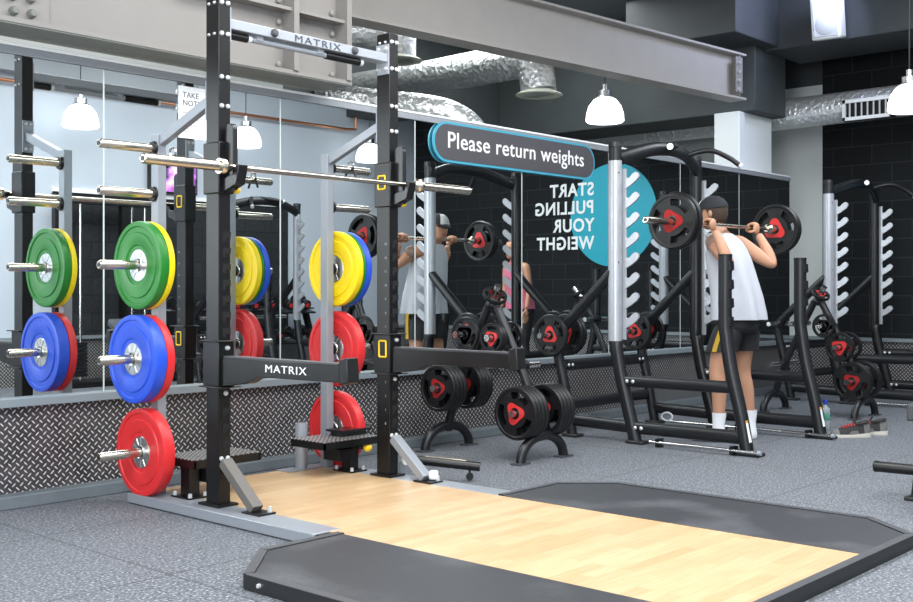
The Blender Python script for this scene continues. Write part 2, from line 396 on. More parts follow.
# mirror panels
xs = [.2, .78, 1.98, 3.18, 4.40, 5.61, 6.82, 8.03, 9.23, 10.40, 11.57]
mlab = ['mirror panel nearest the camera end of the wall, outside the left edge of view', 'mirror panel left of all the rack posts along the wall',
        'mirror panel reflecting the outer side of the half rack with its green and blue plates', 'mirror panel just behind the half rack between its two rear posts',
        'mirror panel behind the right post of the half rack', 'mirror panel under the left half of the return weights sign', 'mirror panel under the right half of the return weights sign',
        'mirror panel behind the silver post of the nearer squat rack, showing the teal circle', 'mirror panel beside the head of the lifting man', 'mirror panel at the far end of the mirrored wall']
for i, (a, b) in enumerate(zip(xs, xs[1:])):
    o = MB().bb((a + .002, YM - .008, .55), (b - .002, YM, 2.30)).build('mirror_panel', 'mirror'); tag(o, mlab[i], 'mirror')
for i, a in enumerate(xs[1:-1]):
    o = struct(MB().bb((a - .004, YM - .0095, .55), (a + .004, YM - .002, 2.30)).build('trim_mirror_joint', 'glassedge'))
# beams, column (structure)
struct(MB().bb((10.7, 5.6, 0), (11.45, 5.9, 3.0)).build('column', 'white_col', bevel=.01))
struct(MB().bb((10.78, 5.46, 3.0), (11.5, 9.0, ZC)).build('ceiling_beam_over_column', 'ceil_dark', bevel=.01))
struct(MB().bb((11.0, YO, 3.65), (11.86, 5.46, ZC)).build('ceiling_beam_along_far_wall', 'soffit', bevel=.01))
struct(MB().bb((10.05, 5.3, 3.68), (11.0, 6.6, ZC)).build('ceiling_bulkhead', 'soffit', bevel=.01))

# I beam
ib0, ib1 = Vector((4.6, 5.99, 3.05)), Vector((10.42, 5.47, 3.05))
t = thing('steel_beam', (7.5, 5.74, 3.05), 'long grey steel I beam running overhead from the plate girder to the dark pier', 'beam')
z3 = Vector((0, 0, 1))
MB().bar(ib0 + z3 * .23, ib1 + z3 * .23, .02, .44).build('web', 'ibeam', t)
MB().bar(ib0 + z3 * .01, ib1 + z3 * .01, .2, .022).build('bottom_flange', 'ibeam', t)
MB().bar(ib0 + z3 * .46, ib1 + z3 * .46, .2, .022).build('top_flange', 'ibeam', t)
d = (ib1 - ib0).normalized(); e = ib1 - d * .12; sd = Vector((d.y, -d.x, 0))
mb = MB().bar(e + z3 * .03, e + z3 * .44, .2, .02, up=d)
mb.bar(e - d * .02 + z3 * .06 + sd * .1, e - d * .02 + z3 * .42 + sd * .1, .012, .12, up=d)
for k in range(4): mb.cyl(e - d * .04 + sd * .1 + z3 * (.09 + .09 * k), e - d * .04 + sd * .13 + z3 * (.09 + .09 * k), .018, 8, 1)
mb.build('end_plate', ['girder', 'bolt'], t)

# plate girder, upper left
t = thing('plate_girder', (3, 5.35, 2.36), 'big warm grey riveted plate girder with stiffeners above the mirrors, upper left', 'beam')
gx1 = 4.78
MB().bb((.4, 5.30, 2.42), (gx1, 5.33, 3.6)).build('web', 'girder', t)
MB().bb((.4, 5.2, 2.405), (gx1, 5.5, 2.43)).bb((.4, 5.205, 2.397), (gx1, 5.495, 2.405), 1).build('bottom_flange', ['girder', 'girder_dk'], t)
for xx in (4.32, 4.75):
    mb = MB().bb((xx - .02, 5.19, 2.43), (xx + .02, 5.3, 3.6))
    for k in range(7):
        for s_ in (1,): mb.lathe([(0, -.03), (.018, -.02), (.022, 0)], (xx - .06, 5.3, 2.47 + k * .13), (0, 1, 0), 8)
    mb.build('stiffener', 'girder', t)
MB().bb((3.55, 5.21, 2.79), (4.30, 5.3, 2.81)).bb((4.34, 5.21, 2.79), (4.73, 5.3, 2.81)).build('ledge', 'girder', t)
MB().bb((2.2, 5.285, 2.432), (2.78, 5.3, 3.4)).build('splice_plate', 'girder', t)
rv = []
for (px, py) in ((13, 11), (31, 14), (30, -1), (12, -4)):
    q = P(px, py, 1); k = 5.285 / q.y; rv.append(((q.x * k, 5.285, CAM_H + (q.z - CAM_H) * k), (0, -1, 0)))
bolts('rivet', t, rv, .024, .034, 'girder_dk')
# ducts
def duct(pts, r, label, name='foil_duct', sm=6):
    return tag(MB().tube(pts, r, 20, 0, sm).build(name, 'foil'), label, 'duct')
t = thing('foil_duct', (7.9, 6.15, 2.84), 'foil duct running back from the round outlet nearest the pendant lamp', 'duct')
MB().tube([(7.85, 8.95, 3.2), (7.88, 7.6, 3.19), (7.9, 6.6, 3.2), (7.93, 6.35, 3.2), (7.95, 6.2, 3.12), (7.95, 6.15, 2.9)], .165, 20, 0, 6).build('sleeve', 'foil', t)
MB().lathe([(.14, .04), (.2, .012), (.215, 0), (.2, -.008), (.14, .0)], (7.95, 6.15, 2.87), n=28).build('outlet_collar', 'cream', t)
t = thing('foil_duct', (7.19, 7.2, 3.2), 'vertical foil duct with a round outlet just right of the plate girder end', 'duct')
MB().tube([(7.19, 7.2, 3.24), (7.19, 7.2, 4.2)], .17, 20).build('sleeve', 'foil', t)
MB().tube([P(335, 33, 9.9), P(370, 32, 10.0), (7.19, 7.2, 3.52)], .13, 18, 0, 4).build('branch', 'foil', t)
MB().lathe([(.15, .04), (.21, .012), (.225, 0), (.2, -.008), (.15, 0)], (7.19, 7.2, 3.21), n=28).build('outlet_collar', 'cream', t)
duct([P(330, 98, 9.6), P(380, 104, 9.5), P(425, 109, 9.4), P(452, 116, 9.4), P(472, 131, 9.4), P(482, 160, 9.4)], .125, 'lower foil duct that bends down behind the mirror rail')
t = thing('grille_duct', (11.7, 5.5, 2.9), 'long silver duct along the far wall carrying a white air grille', 'duct')
MB().tube([(11.7, 8.9, 3.07), (11.7, 6, 3.07), (11.7, 4.3, 3.08), (11.7, 2.8, 3.08)], .17, 22).build('sleeve', 'foil', t)
mb = MB()
gy0, gy1, gz0, gz1, gxx = 4.29, 4.82, 2.9, 3.12, 11.50
mb.bb((gxx, gy0, gz0), (gxx + .03, gy1, gz0 + .035)).bb((gxx, gy0, gz1 - .035), (gxx + .03, gy1, gz1)).bb((gxx, gy0, gz0), (gxx + .03, gy0 + .03, gz1)).bb((gxx, gy1 - .03, gz0), (gxx + .03, gy1, gz1))
gr = mb.bb((gxx + .03, gy0, gz0), (gxx + .1, gy1, gz1), 1).build('air_grille', ['plastic', 'black'], t)
mb = MB()
for k in range(7): mb.box((gxx + .02, gy0 + .075 + k * .0635, (gz0 + gz1) / 2), (.03, .016, gz1 - gz0 - .06), rz=.3)
mb.build('vane', 'plastic_g', gr)

# speaker
sp = thing('speaker', (10.93, 2.9, 3.62), 'white wall speaker tilted down from the dark ceiling beam', 'speaker')
c = P(828, 18, 11.05); rot = dict(rz=R(6), ry=R(-10))
ORG[sp.name] = c.copy(); sp.location = c
w, dpt, h = .29, .2, .42
MB().box((c.x, c.y, c.z), (dpt, w, h), **rot).build('cabinet', 'plastic', sp, bevel=.02)
ax = Vector((-1, 0, 0)); ax.rotate(Matrix.Rotation(R(6), 3, 'Z') @ Matrix.Rotation(R(-10), 3, 'Y'))
fo = c + ax * .101; upv = Vector((0, 0, 1)) - ax * ax.z; upv.normalize()
MB().box(fo, (.012, w - .05, h - .05), **rot).build('grille', 'plastic_g', sp, bevel=.01)
MB().lathe([(0, .012), (.09, .010), (.10, .006), (.105, 0)], fo - upv * .07, ax, 24).build('cone', 'plastic_g', sp)
MB().bar(c - ax * .08 + upv * .17, (11.0, c.y + .12, c.z + .26), .03, .015).bar((10.985, c.y + .12, c.z + .2), (10.985, c.y + .12, c.z + .33), .08, .025).build('bracket', 'plastic', sp)
# small sensor strip beside the speaker
tag(MB().bb((10.93, 2.35, 3.98), (11.0, 2.62, 4.02)).build('cable_tray', 'plastic'), 'small white bracket on the dark beam right of the speaker', 'bracket')

# pendant lamps
def lamp(x, y, zb, label, ztop, s=1.0, first=[None]):
    t = thing('pendant_lamp', (x, y, zb), label, 'lamp', 'white dome pendant lamps')
    MB().lathe([(.185 * s, 0), (.2 * s, .015), (.195 * s, .09 * s), (.17 * s, .17 * s), (.12 * s, .235 * s), (.07 * s, .265 * s), (0, .27 * s)], (x, y, zb), n=32).build('lamp_shade', 'shade', t)
    MB().lathe([(0, .012), (.15 * s, .006), (.185 * s, 0)], (x, y, zb), n=32).build('diffuser', 'shade', t)
    MB().lathe([(.09 * s, .25 * s), (.095 * s, .262 * s), (.07 * s, .275 * s), (.07 * s, .33 * s), (.03 * s, .345 * s), (.03 * s, .40 * s), (0, .40 * s)], (x, y, zb), n=20).build('socket', 'hub', t)
    MB().tube([(x, y, zb + .39 * s), (x, y, ztop)], .006, 6).build('cable', 'black', t)
    return t
lamp(9.66, 6.6, 2.86, 'white dome pendant lamp under the I beam, beyond the mirrored wall', 3.9)
lamp(9.36, 3.35, 2.585, 'white dome pendant lamp cut by the right edge of the photo', ZC, .87)
for x, lb in ((4.2, 'white dome pendant lamp over the opposite side, first from the near end'), (6.48, 'white dome pendant lamp reflected left of the half rack'), (8.8, 'white dome pendant lamp reflected behind the left upright'), (11.0, 'white dome pendant lamp reflected beside the right upright')):
    lamp(x, -.7, 2.95, lb, ZC)
tag(MB().tube([(3, YO + .09, 3.45), (8, YO + .09, 3.45), (10.9, YO + .09, 3.45), (11.1, YO + .09, 3.47), (11.12, YO + .09, 3.7), (11.12, YO + .09, 4.2)], .022, 10).build('copper_pipe', 'copper'), 'thin copper pipe run high along the opposite white wall', 'pipe')
tag(MB().bb((2.6, YO + .02, 3.55), (8.3, YO + .18, 3.72)).build('cable_trunking', 'rail'), 'grey trunking high on the opposite wall above the copper pipe', 'trunking')

# sign on the mirror
t = thing('wall_sign', (6.775, 5.42, 2.04), 'charcoal rounded sign reading Please return weights, edged in teal, on the mirror', 'sign')
def pill(x0, x1, z0, z1, n=14):
    r = (z1 - z0) / 2; pts = []
    for k in range(n + 1): a = PI / 2 - PI * k / n; pts.append((x1 - r + r * math.cos(a), (z0 + z1) / 2 + r * math.sin(a)))
    for k in range(n + 1): a = -PI / 2 - PI * k / n; pts.append((x0 + r + r * math.cos(a), (z0 + z1) / 2 + r * math.sin(a)))
    return pts
MB().prism([(x, 5.42, z) for x, z in pill(5.77, 7.78, 2.03, 2.325)], (0, .014, 0)).build('border', 'tealedge', t)
MB().prism([(x, 5.417, z) for x, z in pill(5.788, 7.762, 2.048, 2.307)], (0, .012, 0)).build('face', 'sign', t)
MB().add_mesh(text_mesh('Please return weights', .168, .001, bold=.0012, spacing=1.06), face_mt((6.765, 5.415, 2.137), (1, 0, 0), (0, 0, 1), 1.09, 1.0)).build('lettering', 'letter', t)

# A4 notice on mirror
t = thing('notice', (3.76, 5.44, 1.98), 'white paper notice reading TAKE NOTE, taped to the mirror', 'notice')
MB().bb((3.655, 5.443, 1.98), (3.865, 5.446, 2.28)).build('sheet', 'paper', t)
mb = MB().add_mesh(text_mesh('TAKE\nNOTE', .046, .0006, 'LEFT'), face_mt((3.68, 5.4425, 2.215), (1, 0, 0), (0, 0, 1)))
for k in range(7): mb.bb((3.68, 5.4422, 2.125 - k * .018), (3.76 + .07 * ((k * 7) % 3) / 3, 5.4426, 2.128 - k * .018))
mb.build('print', 'letter_dk', t)

# far wall teal circle with lettering (seen in the mirror)
t = thing('wall_graphic', (XF, 2.4, 1.4), 'teal painted disc with white words START PULLING YOUR WEIGHT on the black block wall', 'wall graphic')
MB().lathe([(0, 0), (.694, 0), (.694, .012), (0, .012)], (XF - .013, 2.52, 2.11), (1, 0, 0), 64).build('disc', 'teal', t)
mb = MB()
for k, wd in enumerate(('START', 'PULLING', 'YOUR', 'WEIGHT')):
    mb.add_mesh(text_mesh(wd, .235, .002, 'LEFT', 1.12, .006), face_mt((XF - .018, 2.22, 2.40 - k * .245), (0, -1, 0), (0, 0, 1), 1.0, 1.05))
mb.build('lettering', 'letter', t)
# television on the opposite wall
t = thing('television', (8.0, YO + .05, 2.3), 'black television showing a pink and violet picture on the opposite wall', 'television')
MB().bb((7.66, YO, 2.32), (8.34, YO + .09, 2.74)).build('case', 'black_s', t)
MB().bb((7.68, YO + .09, 2.34), (8.32, YO + .093, 2.72)).build('screen', 'screen', t)

# ================================================================== HALF RACK
PL, PR = 3.22, 4.372          # post centre x
FY0, FY1 = 4.41, 4.512        # front upright depth
rack = thing('half_rack', (3.796, 4.5, 0), 'black and grey half rack with MATRIX on its top crossmember, set against the mirrors', 'squat rack')
HORN_Y, HORN_Z = 4.97, [1.828, 1.594, 1.226, .749, .271]
for sgn, px_ in ((-1, PL), (1, PR)):
    # front upright with slots, numbers, bolts
    mb = MB().bb((px_ - .035, FY0, .06), (px_ + .035, FY1, 2.54))
    up = mb.build('front_upright', 'black', rack, bevel=.004)
    mb = MB()
    for k in range(14):
        z = .345 + k * .0775
        if .60 < z < .87: continue
        mb.bb((px_ - .012, FY0 - .0015, z), (px_ + .034, FY0 + .002, z + .03)).bb((px_ - .012, FY0 - .0015, z - .018), (px_ + .006, FY0 + .002, z))
        mb.bb((px_ + .034, FY0 - .001, z), (px_ + .0362, FY0 + .03, z + .03))
    mb.build('slot', mat('slot_shadow_%d' % sgn, (.002, .002, .002), .9), up)
    bolts('bolt', up, [((px_ + xx, FY0, z), (0, -1, 0)) for z in (.285, 1.99, 2.13, 2.34, 2.49) for xx in (-.018, .018)])
    bolts('side_bolt', up, [((px_ - .035, FY0 + yy, z), (-1, 0, 0)) for z in (2.34, 2.49) for yy in (.03, .075)], .008, .01)
    mb = MB()
    for k in range(14 if sgn > 0 else 0):
        z = .345 + k * .0775
        if .60 < z < .87: continue
        mb.add_mesh(text_mesh(str(k), .018, .0004, 'CENTER'), face_mt((px_ - .0355, FY0 + .03, z), (0, -1, 0), (0, 0, 1)))
    if sgn > 0: mb.build('height_numbers', 'plastic_g', up)
    # foot plate + base rail
    MB().bb((px_ - .06, FY0 - .03, .055), (px_ + .06, FY1 + .03, .065)).build('foot_plate', 'black', rack)
    x0, x1 = (3.10, 3.262) if sgn < 0 else (4.33, 4.47)
    mb = MB().bb((x0, 3.62, .004), (x1, 5.08, .054))
    base = mb.build('base_rail', 'grey', rack, bevel=.004)
    mb = MB().bb((x0 + .02, 3.60, .01), (x0 + .06, 3.64, .05)).bb((x0 + .07, 3.585, .012), (x0 + .1, 3.64, .048))
    mb.build('rail_end', 'black', base)
    # front brace
    MB().bar((px_ + .0, FY0 - .005, .27), (px_, 4.16, .07), .06, .045).build('front_brace', 'brace_grey' if sgn < 0 else 'grey', rack, bevel=.003)
    mb = MB().bb((px_ - .05, 4.08, .054), (px_ + .05, 4.21, .062))
    for yy in (4.1, 4.19): mb.lathe([(0, .03), (.01, .028), (.012, .008), (.012, 0)], (px_ + .03, yy, .06), (0, 0, 1), 8, 1)
    mb.build('brace_foot', ['black', 'bolt'], rack)
    # rear upright + strut
    rear = MB().bb((px_ - .03, 4.94, .05), (px_ + .022, 5.0, 1.905)).build('rear_upright', 'grey', rack, bevel=.003)
    MB().bar((px_, FY1 + .0, 2.03), (px_, 4.945, 1.87), .04, .05).build('strut', 'grey', rack, bevel=.003)
    mb = MB().bb((px_ - .034, FY1, 1.93), (px_ + .034, FY1 + .008, 2.12))
    for z in (1.95, 2.10): mb.lathe([(0, .016), (.009, .012), (.011, 0)], (px_ - .015, FY1 + .006, z), (0, 1, 0), 8, 1).lathe([(0, .016), (.009, .012), (.011, 0)], (px_ + .015, FY1 + .006, z), (0, 1, 0), 8, 1)
    mb.build('strut_bracket', ['grey', 'bolt'], rack)
    # weight horns
    for z in HORN_Z:
        xs_ = px_ + (-.03 if sgn < 0 else .022)
        horn = MB().lathe([(.0, -.004), (.019, -.004), (.0235, .004), (.0235, .312), (0, .312)], (xs_ + sgn * .312, HORN_Y, z), (-sgn, 0, 0), 20).build('weight_horn', 'steel', rack)
        MB().lathe([(.0242, 0), (.038, .002), (.04, .008), (.036, .018), (.0242, .02)], (xs_, HORN_Y, z), (sgn, 0, 0), 20).build('horn_collar', 'black', horn)
        MB().lathe([(0, 0), (.012, 0), (.012, .003), (0, .003)], (xs_ + sgn * .316, HORN_Y, z), (sgn, 0, 0), 12).build('horn_cap', 'mat_edge', horn)
    # j hook
    zj = 1.665
    jh = MB().bb((px_ - .045, FY0 - .016, 1.565), (px_ + .045, FY1 + .012, 1.815)).build('bar_hook', 'black', rack, bevel=.006)
    ix = px_ + .002
    pts = [(ix - .012, FY0 - .03 - .0, 1.60)]
    prof = []
    for k in range(13): a = PI * k / 12; prof.append((FY0 - .045 + .032 * math.cos(a), 1.87 + .032 * math.sin(a)))
    poly = [(ix - .01, FY0 - .013, 1.58)] + [(ix - .01, y, z) for y, z in prof] + [(ix - .01, FY0 - .077, 1.58)]
    MB().prism(poly, (.03, 0, 0)).build('hook_guide', 'black_s', jh, bevel=.003)
    mb = MB().prism([(ix - .025, FY0 - .0, zj - .035), (ix - .025, FY0 - .0, zj - .10), (ix - .025, FY0 - .12, zj - .06), (ix - .025, FY0 - .145, zj + .03), (ix - .025, FY0 - .118, zj + .035), (ix - .025, FY0 - .105, zj - .012), (ix - .025, FY0 - .06, zj - .018)], (.055, 0, 0))
    mb.build('hook_lip', 'black_s', jh, bevel=.003)
    MB().cyl((px_ + .045, FY0 + .03, 1.60), (px_ + .06, FY0 + .0, 1.59), .011, 10, 0).ball((px_ + .062, FY0 - .012, 1.588), .02, mi=1).build('pull_knob', ['black', 'knob'], jh)
    MB().tube([(px_ - sgn * .047, FY0 + .028 + dy, 1.665 + dz) for dy, dz in ((0, 0), (.045, 0), (.05, .005), (.05, .07), (.045, .075), (0, .075), (-.005, .07), (-.005, .005), (0, 0))], .0055, 8).build('handle_ring', 'knob', jh)
    # spotter arm
    arm = thing_part = MB().bb((px_ - .045, FY0 - .014, .635), (px_ + .045, FY1 + .012, .85)).bb((px_ - .065, FY0 - .04, .85), (px_ + .065, FY1 + .02, .857)).bb((px_ - .065, FY0 - .05, .628), (px_ + .065, FY1 + .02, .635)).build('spotter_arm', 'black', rack, bevel=.003)
    MB().prism([(px_ - .03, FY0 - .012, .775), (px_ - .03, 3.55, .775), (px_ - .03, 3.55, .70), (px_ - .03, 4.12, .695), (px_ - .03, 4.2, .66), (px_ - .03, FY0 - .012, .635)], (.06, 0, 0)).build('arm_beam', 'black', arm, bevel=.003)
    MB().prism([(px_ - .035, 3.55, .80), (px_ - .035, 3.50, .81), (px_ - .035, 3.49, .70), (px_ - .035, 3.55, .69)], (.07, 0, 0)).build('end_stop', 'rubber', arm, bevel=.006)
    MB().bb((px_ - .028, 3.56, .775), (px_ + .028, 4.38, .783)).build('wear_strip', 'mat_lip', arm)
    MB().tube([(px_ - sgn * .047, FY0 + .02 + dy, .725 + dz) for dy, dz in ((0, 0), (.045, 0), (.05, .005), (.05, .085), (.045, .09), (0, .09), (-.005, .085), (-.005, .005), (0, 0))], .0055, 8).build('handle_ring', 'knob', arm)
    MB().add_mesh(text_mesh('MATRIX', .062, .0008, 'LEFT', 1.14, .0), face_mt((px_ + sgn * .0315, 4.06 if sgn < 0 else 3.75, .722), (0, sgn, 0), (0, 0, 1), 1.2, .8)).build('lettering', 'letter', arm)
    bolts('arm_bolt', arm, [((px_ + .005, FY0 - .014 if z > .63 else FY0, z), (0, -1, 0)) for z in (.67, .60, .82)], .013, .014)
    # folding step
    pz = .25
    stx = px_ - .03 * sgn
    sp_ = MB().bb((stx - .03, 4.70, .06), (stx + .03, 4.78, pz - .0)).build('step_post', 'black', rack, bevel=.003)
    mb = MB().bb((stx - .06, 4.66, .054), (stx + .06, 4.82, .062))
    for a in (-.045, .045):
        for b in (4.675, 4.805): mb.lathe([(0, .024), (.009, .022), (.011, .006), (.011, 0)], (stx + a, b, .06), (0, 0, 1), 8, 1)
    mb.build('post_foot', ['black', 'bolt'], sp_)
    d_ = -sgn
    xa, xb = sorted((stx - d_ * .13 if sgn > 0 else stx - .05, stx + d_ * (.29 if sgn > 0 else .36)))
    st = MB().bb((xa, 4.63, pz), (xb, 4.92, pz + .004), 1).bb((xa, 4.63, pz - .04), (xb, 4.64, pz)).bb((xa, 4.91, pz - .04), (xb, 4.92, pz)).bb((xa, 4.63, pz - .04), (xa + .01, 4.92, pz)).bb((xb - .01, 4.63, pz - .04), (xb, 4.92, pz)).build('step_plate', ['black', 'tread_step'], rack)
    MB().cyl((stx - sgn * .03, 4.74, .16), (stx - sgn * .1, 4.72, .16), .02, 12).bb((stx - sgn * .04, 4.66, .13), (stx - sgn * .15, 4.80, .195)).build('step_hinge', 'black', st)
    if sgn > 0:
        MB().cyl((stx + .03, 4.70, .19), (stx + .05, 4.67, .19), .012, 10).ball((stx + .06, 4.655, .19), .027, mi=1).build('pull_knob', ['black', 'knob'], st)
        MB().bb((stx - .08, 4.72, pz + .03), (stx + .15, 4.86, pz + .042)).bb((stx - .06, 4.74, pz), (stx + .13, 4.84, pz + .03)).build('latch_plate', 'black_s', st)
# crossmember
zc0, zc1 = 2.374, 2.422
cr = MB().bb((PL + .04, FY0 + .008, zc0), (PR - .04, FY1 - .012, zc1)).build('crossmember', 'lgrey', rack, bevel=.003)
for xx in (PL + .037, PR - .037):
    mb = MB().bb((xx - .004, FY0 + .002, zc0 - .065), (xx + .004, FY1 - .002, zc1 + .055))
    for yy in (FY0 + .02, FY1 - .02):
        for zz in (zc0 - .035, zc1 + .03): mb.lathe([(0, .012), (.009, .011), (.012, 0)], (xx - .004, yy, zz), (-1, 0, 0), 8, 1)
    mb.build('end_plate', ['lgrey', 'bolt'], cr)
MB().add_mesh(text_mesh('MATRIX', .052, .0008, 'CENTER', 1.25, .0), face_mt((3.82, FY0 + .0065, 2.380), (1, 0, 0), (0, 0, 1), 1.45, .95)).build('lettering', 'letter_dk', cr)
bolts('bolt', cr, [((xx, FY0 + .008, 2.398), (0, -1, 0)) for xx in (3.53, 4.08)], .022, .02, 'mat_lip', 14)
# pull up bar
pb = MB().tube([(3.262, 4.46, 2.352), (4.17, 4.46, 2.352)], .0155, 14).build('pull_up_bar', 'lgrey', rack)
for a, b in ((3.27, 3.39), (3.906, 4.15)):
    MB().tube([(a, 4.46, 2.352), (b, 4.46, 2.352)], .0205, 14).build('grip', 'rubber', pb)
    MB().tube([(b, 4.46, 2.352), (b + .022, 4.46, 2.352)], .019, 14).build('end_ring', 'plastic', pb)
for a in (3.46, 3.86):
    MB().bb((a - .02, 4.44, 2.352), (a + .02, 4.48, 2.376)).build('bar_bracket', 'lgrey', pb)
# bar holder tube at the back + rear tie
MB().lathe([(.034, 0), (.036, 0), (.036, .265), (.030, .265), (.030, .02)], (4.20, 5.005, .055), n=20).bb((4.06, 4.95, .05), (4.34, 5.07, .057)).build('bar_holder', 'lgrey', rack)

# spring collars hanging
def spring(x, y, z, label):
    t = thing('spring_collar', (x, y, z), label, 'barbell collar', 'spring collars')
    MB().tube([(x, y + .026 * math.cos(a * .5), z + .026 * math.sin(a * .5)) if True else 0 for a in range(14)] , .0028, 6).tube([(x + .008, y + .026 * math.cos(a * .5), z + .026 * math.sin(a * .5)) for a in range(14)], .0028, 6).build('coil', 'chrome', t)
    for s_ in (-1, 1): MB().tube([(x + .004, y + s_ * .022, z - .015), (x + .004, y + s_ * .05, z - .075)], .0075, 8).build('grip', 'rubber', t)
spring(PL + .032, 4.905, 1.81, 'small chrome spring collar hung beside the left rear post')
spring(PR + .18, 4.97, 1.855, 'small chrome spring collar sitting on the top right horn')

# ---------------- barbell on the rack
def barbell(loc, y, z, x0, name_label, tilt=0):
    t = thing('barbell', (x0 + 1.1, y, z), name_label, 'barbell')
    A = (1, 0, 0)
    MB().lathe([(0, .40), (.0142, .40), (.0142, 1.8), (0, 1.8)], (x0, y, z), A, 16).build('shaft', 'steel', t)
    for s_, o_ in ((1, x0), (-1, x0 + 2.2)):
        sl = MB().lathe([(0, .002), (.018, .002), (.0205, 0), (.0248, .005), (.0248, .415), (0, .415)], (o_, y, z), (s_, 0, 0), 20).build('sleeve', 'steel', t)
        MB().lathe([(.0, .412), (.037, .412), (.039, .418), (.039, .438), (.026, .452), (.022, .478), (.0, .478)], (o_, y, z), (s_, 0, 0), 20).build('collar', 'steel', sl)
        MB().lathe([(0, -.001), (.012, -.001), (.012, .003), (0, .003)], (o_, y, z), (s_, 0, 0), 12).build('end_cap', 'mat_lip', sl)
    return t
bar1 = barbell(None, 4.324, 1.687, 2.713, 'empty steel barbell racked across the half rack hooks')

# ---------------- bumper plates
def bumper(x0, x1, z, y, colour, label, grp):
    """x0<x1 along the horn"""
    t = thing('bumper_plate', ((x0 + x1) / 2, y, z), label, 'weight plate', grp)
    w = x1 - x0; Rr = .225; g = min(.006, w * .2)
    prof = [(.083, g), (.1, g), (.104, g * .3), (.108, 0), (.165, 0), (.169, g), (.196, g), (.2, 0), (Rr - .008, 0), (Rr - .002, .002), (Rr, .008), (Rr, w - .008), (Rr - .002, w - .002), (Rr - .008, w), (.2, w), (.196, w - g), (.169, w - g), (.165, w), (.108, w), (.104, w - g * .3), (.1, w - g), (.083, w - g)]
    MB().lathe(prof, (x0, y, z), (1, 0, 0), 56, closed=True).build('rubber_disc', colour, t)
    hp = [(.0262, g - .001), (.034, g - .005), (.037, g), (.0805, g + .001), (.0828, g + .003), (.0828, w - g - .003), (.0805, w - g - .001), (.037, w - g), (.034, w - g + .005), (.0262, w - g + .001)]
    mb = MB().lathe(hp, (x0, y, z), (1, 0, 0), 40, closed=True)
    for k in range(12):
        a = 2 * PI * k / 12; c_, s_ = math.cos(a), math.sin(a)
        for xx in (x0 + g - .0005, x0 + w - g + .0005):
            mb.bar((xx, y + .04 * c_, z + .04 * s_), (xx, y + .076 * c_, z + .076 * s_), .003, .003, up=(1, 0, 0))
    mb.build('hub', 'hub', t)
    return t
LX = PL - .03 - .021; RX = PR + .022 + .021
GL, GR = 'bumper plates on the left rear post', 'bumper plates on the right rear post'
bumper(LX - .034, LX, HORN_Z[2], HORN_Y, 'yellow', 'yellow bumper plate behind the green one on the left post', GL)
bumper(LX - .082, LX - .035, HORN_Z[2], HORN_Y, 'green', 'green bumper plate facing out on the left post, above the blue plate', GL)
bumper(LX - .046, LX, HORN_Z[3], HORN_Y, 'red', 'red bumper plate behind the blue one on the left post', GL)
bumper(LX - .112, LX - .047, HORN_Z[3], HORN_Y, 'blue', 'blue bumper plate facing out on the left post', GL)
bumper(LX - .066, LX, HORN_Z[4], HORN_Y, 'red', 'red bumper plate lowest on the left post, near the floor', GL)
bumper(RX, RX + .044, HORN_Z[2], HORN_Y, 'yellow', 'yellow bumper plate nearest the right rear post', GR)
bumper(RX + .045, RX + .066, HORN_Z[2], HORN_Y, 'green', 'thin green bumper plate between yellow and blue on the right post', GR)
bumper(RX + .067, RX + .112, HORN_Z[2], HORN_Y, 'blue', 'blue bumper plate outermost on the right rear post', GR)
bumper(RX, RX + .058, HORN_Z[3], HORN_Y, 'red', 'red bumper plate on the right post, behind the spotter arm', GR)
bumper(RX, RX + .058, HORN_Z[4], HORN_Y, 'red', 'red bumper plate lowest on the right post, behind the step', GR)

# ================================================================== LIFTING PLATFORM
plat = thing('lifting_platform', (3.77, 2.7, 0), 'low lifting platform with a pale wood middle and black rubber wings', 'lifting platform')
MB().bb((3.262, 3.62, .002), (4.33, 5.05, .052)).bb((3.195, 1.735, .002), (4.33, 3.62, .052)).build('wood_deck', 'wood', plat)
def mat_wing(pts, name):
    cx = sum(p[0] for p in pts) / len(pts); cy = sum(p[1] for p in pts) / len(pts)
    w = MB().prism([(x, y, .002) for x, y in pts], (0, 0, .0515)).build('rubber_wing', 'mat_rub', plat)
    return w
LW = [(3.194, 3.53), (2.79, 3.53), (2.53, 3.28), (2.53, 2.0), (2.78, 1.74), (3.194, 1.74)]
RW = [(4.331, 3.58), (4.331, 1.74), (4.80, 1.74), (5.01, 1.99), (5.01, 3.34), (4.80, 3.58)]
wl = mat_wing(LW, 'l'); wr = mat_wing(RW, 'r')
def edging(pts, parent, w=.04, h=.056):
    for p, q in zip(pts, pts[1:]):
        p, q = Vector((*p, 0)), Vector((*q, 0)); d = (q - p).normalized(); o_ = Vector((d.y, -d.x, 0)) * 0
        mb = MB().bar(p + z3 * h / 2, q + z3 * h / 2, w, h)
        mb.bar(p + z3 * (h + .001), q + z3 * (h + .001), w * .96, .002, 1)
        mb.build('edging', ['mat_edge', 'mat_lip'], parent)
edging([(3.2, 3.55), (2.78, 3.55), (2.51, 3.29), (2.51, 1.99), (2.77, 1.715), (4.81, 1.715), (5.03, 1.98), (5.03, 3.35), (4.81, 3.60), (4.34, 3.60)], plat)
MB().lathe([(0, -.012), (.008, -.01), (.01, 0)], (2.49, 3.2, .03), (1, 0, 0), 8).build('edging_bolt', 'bolt', plat)

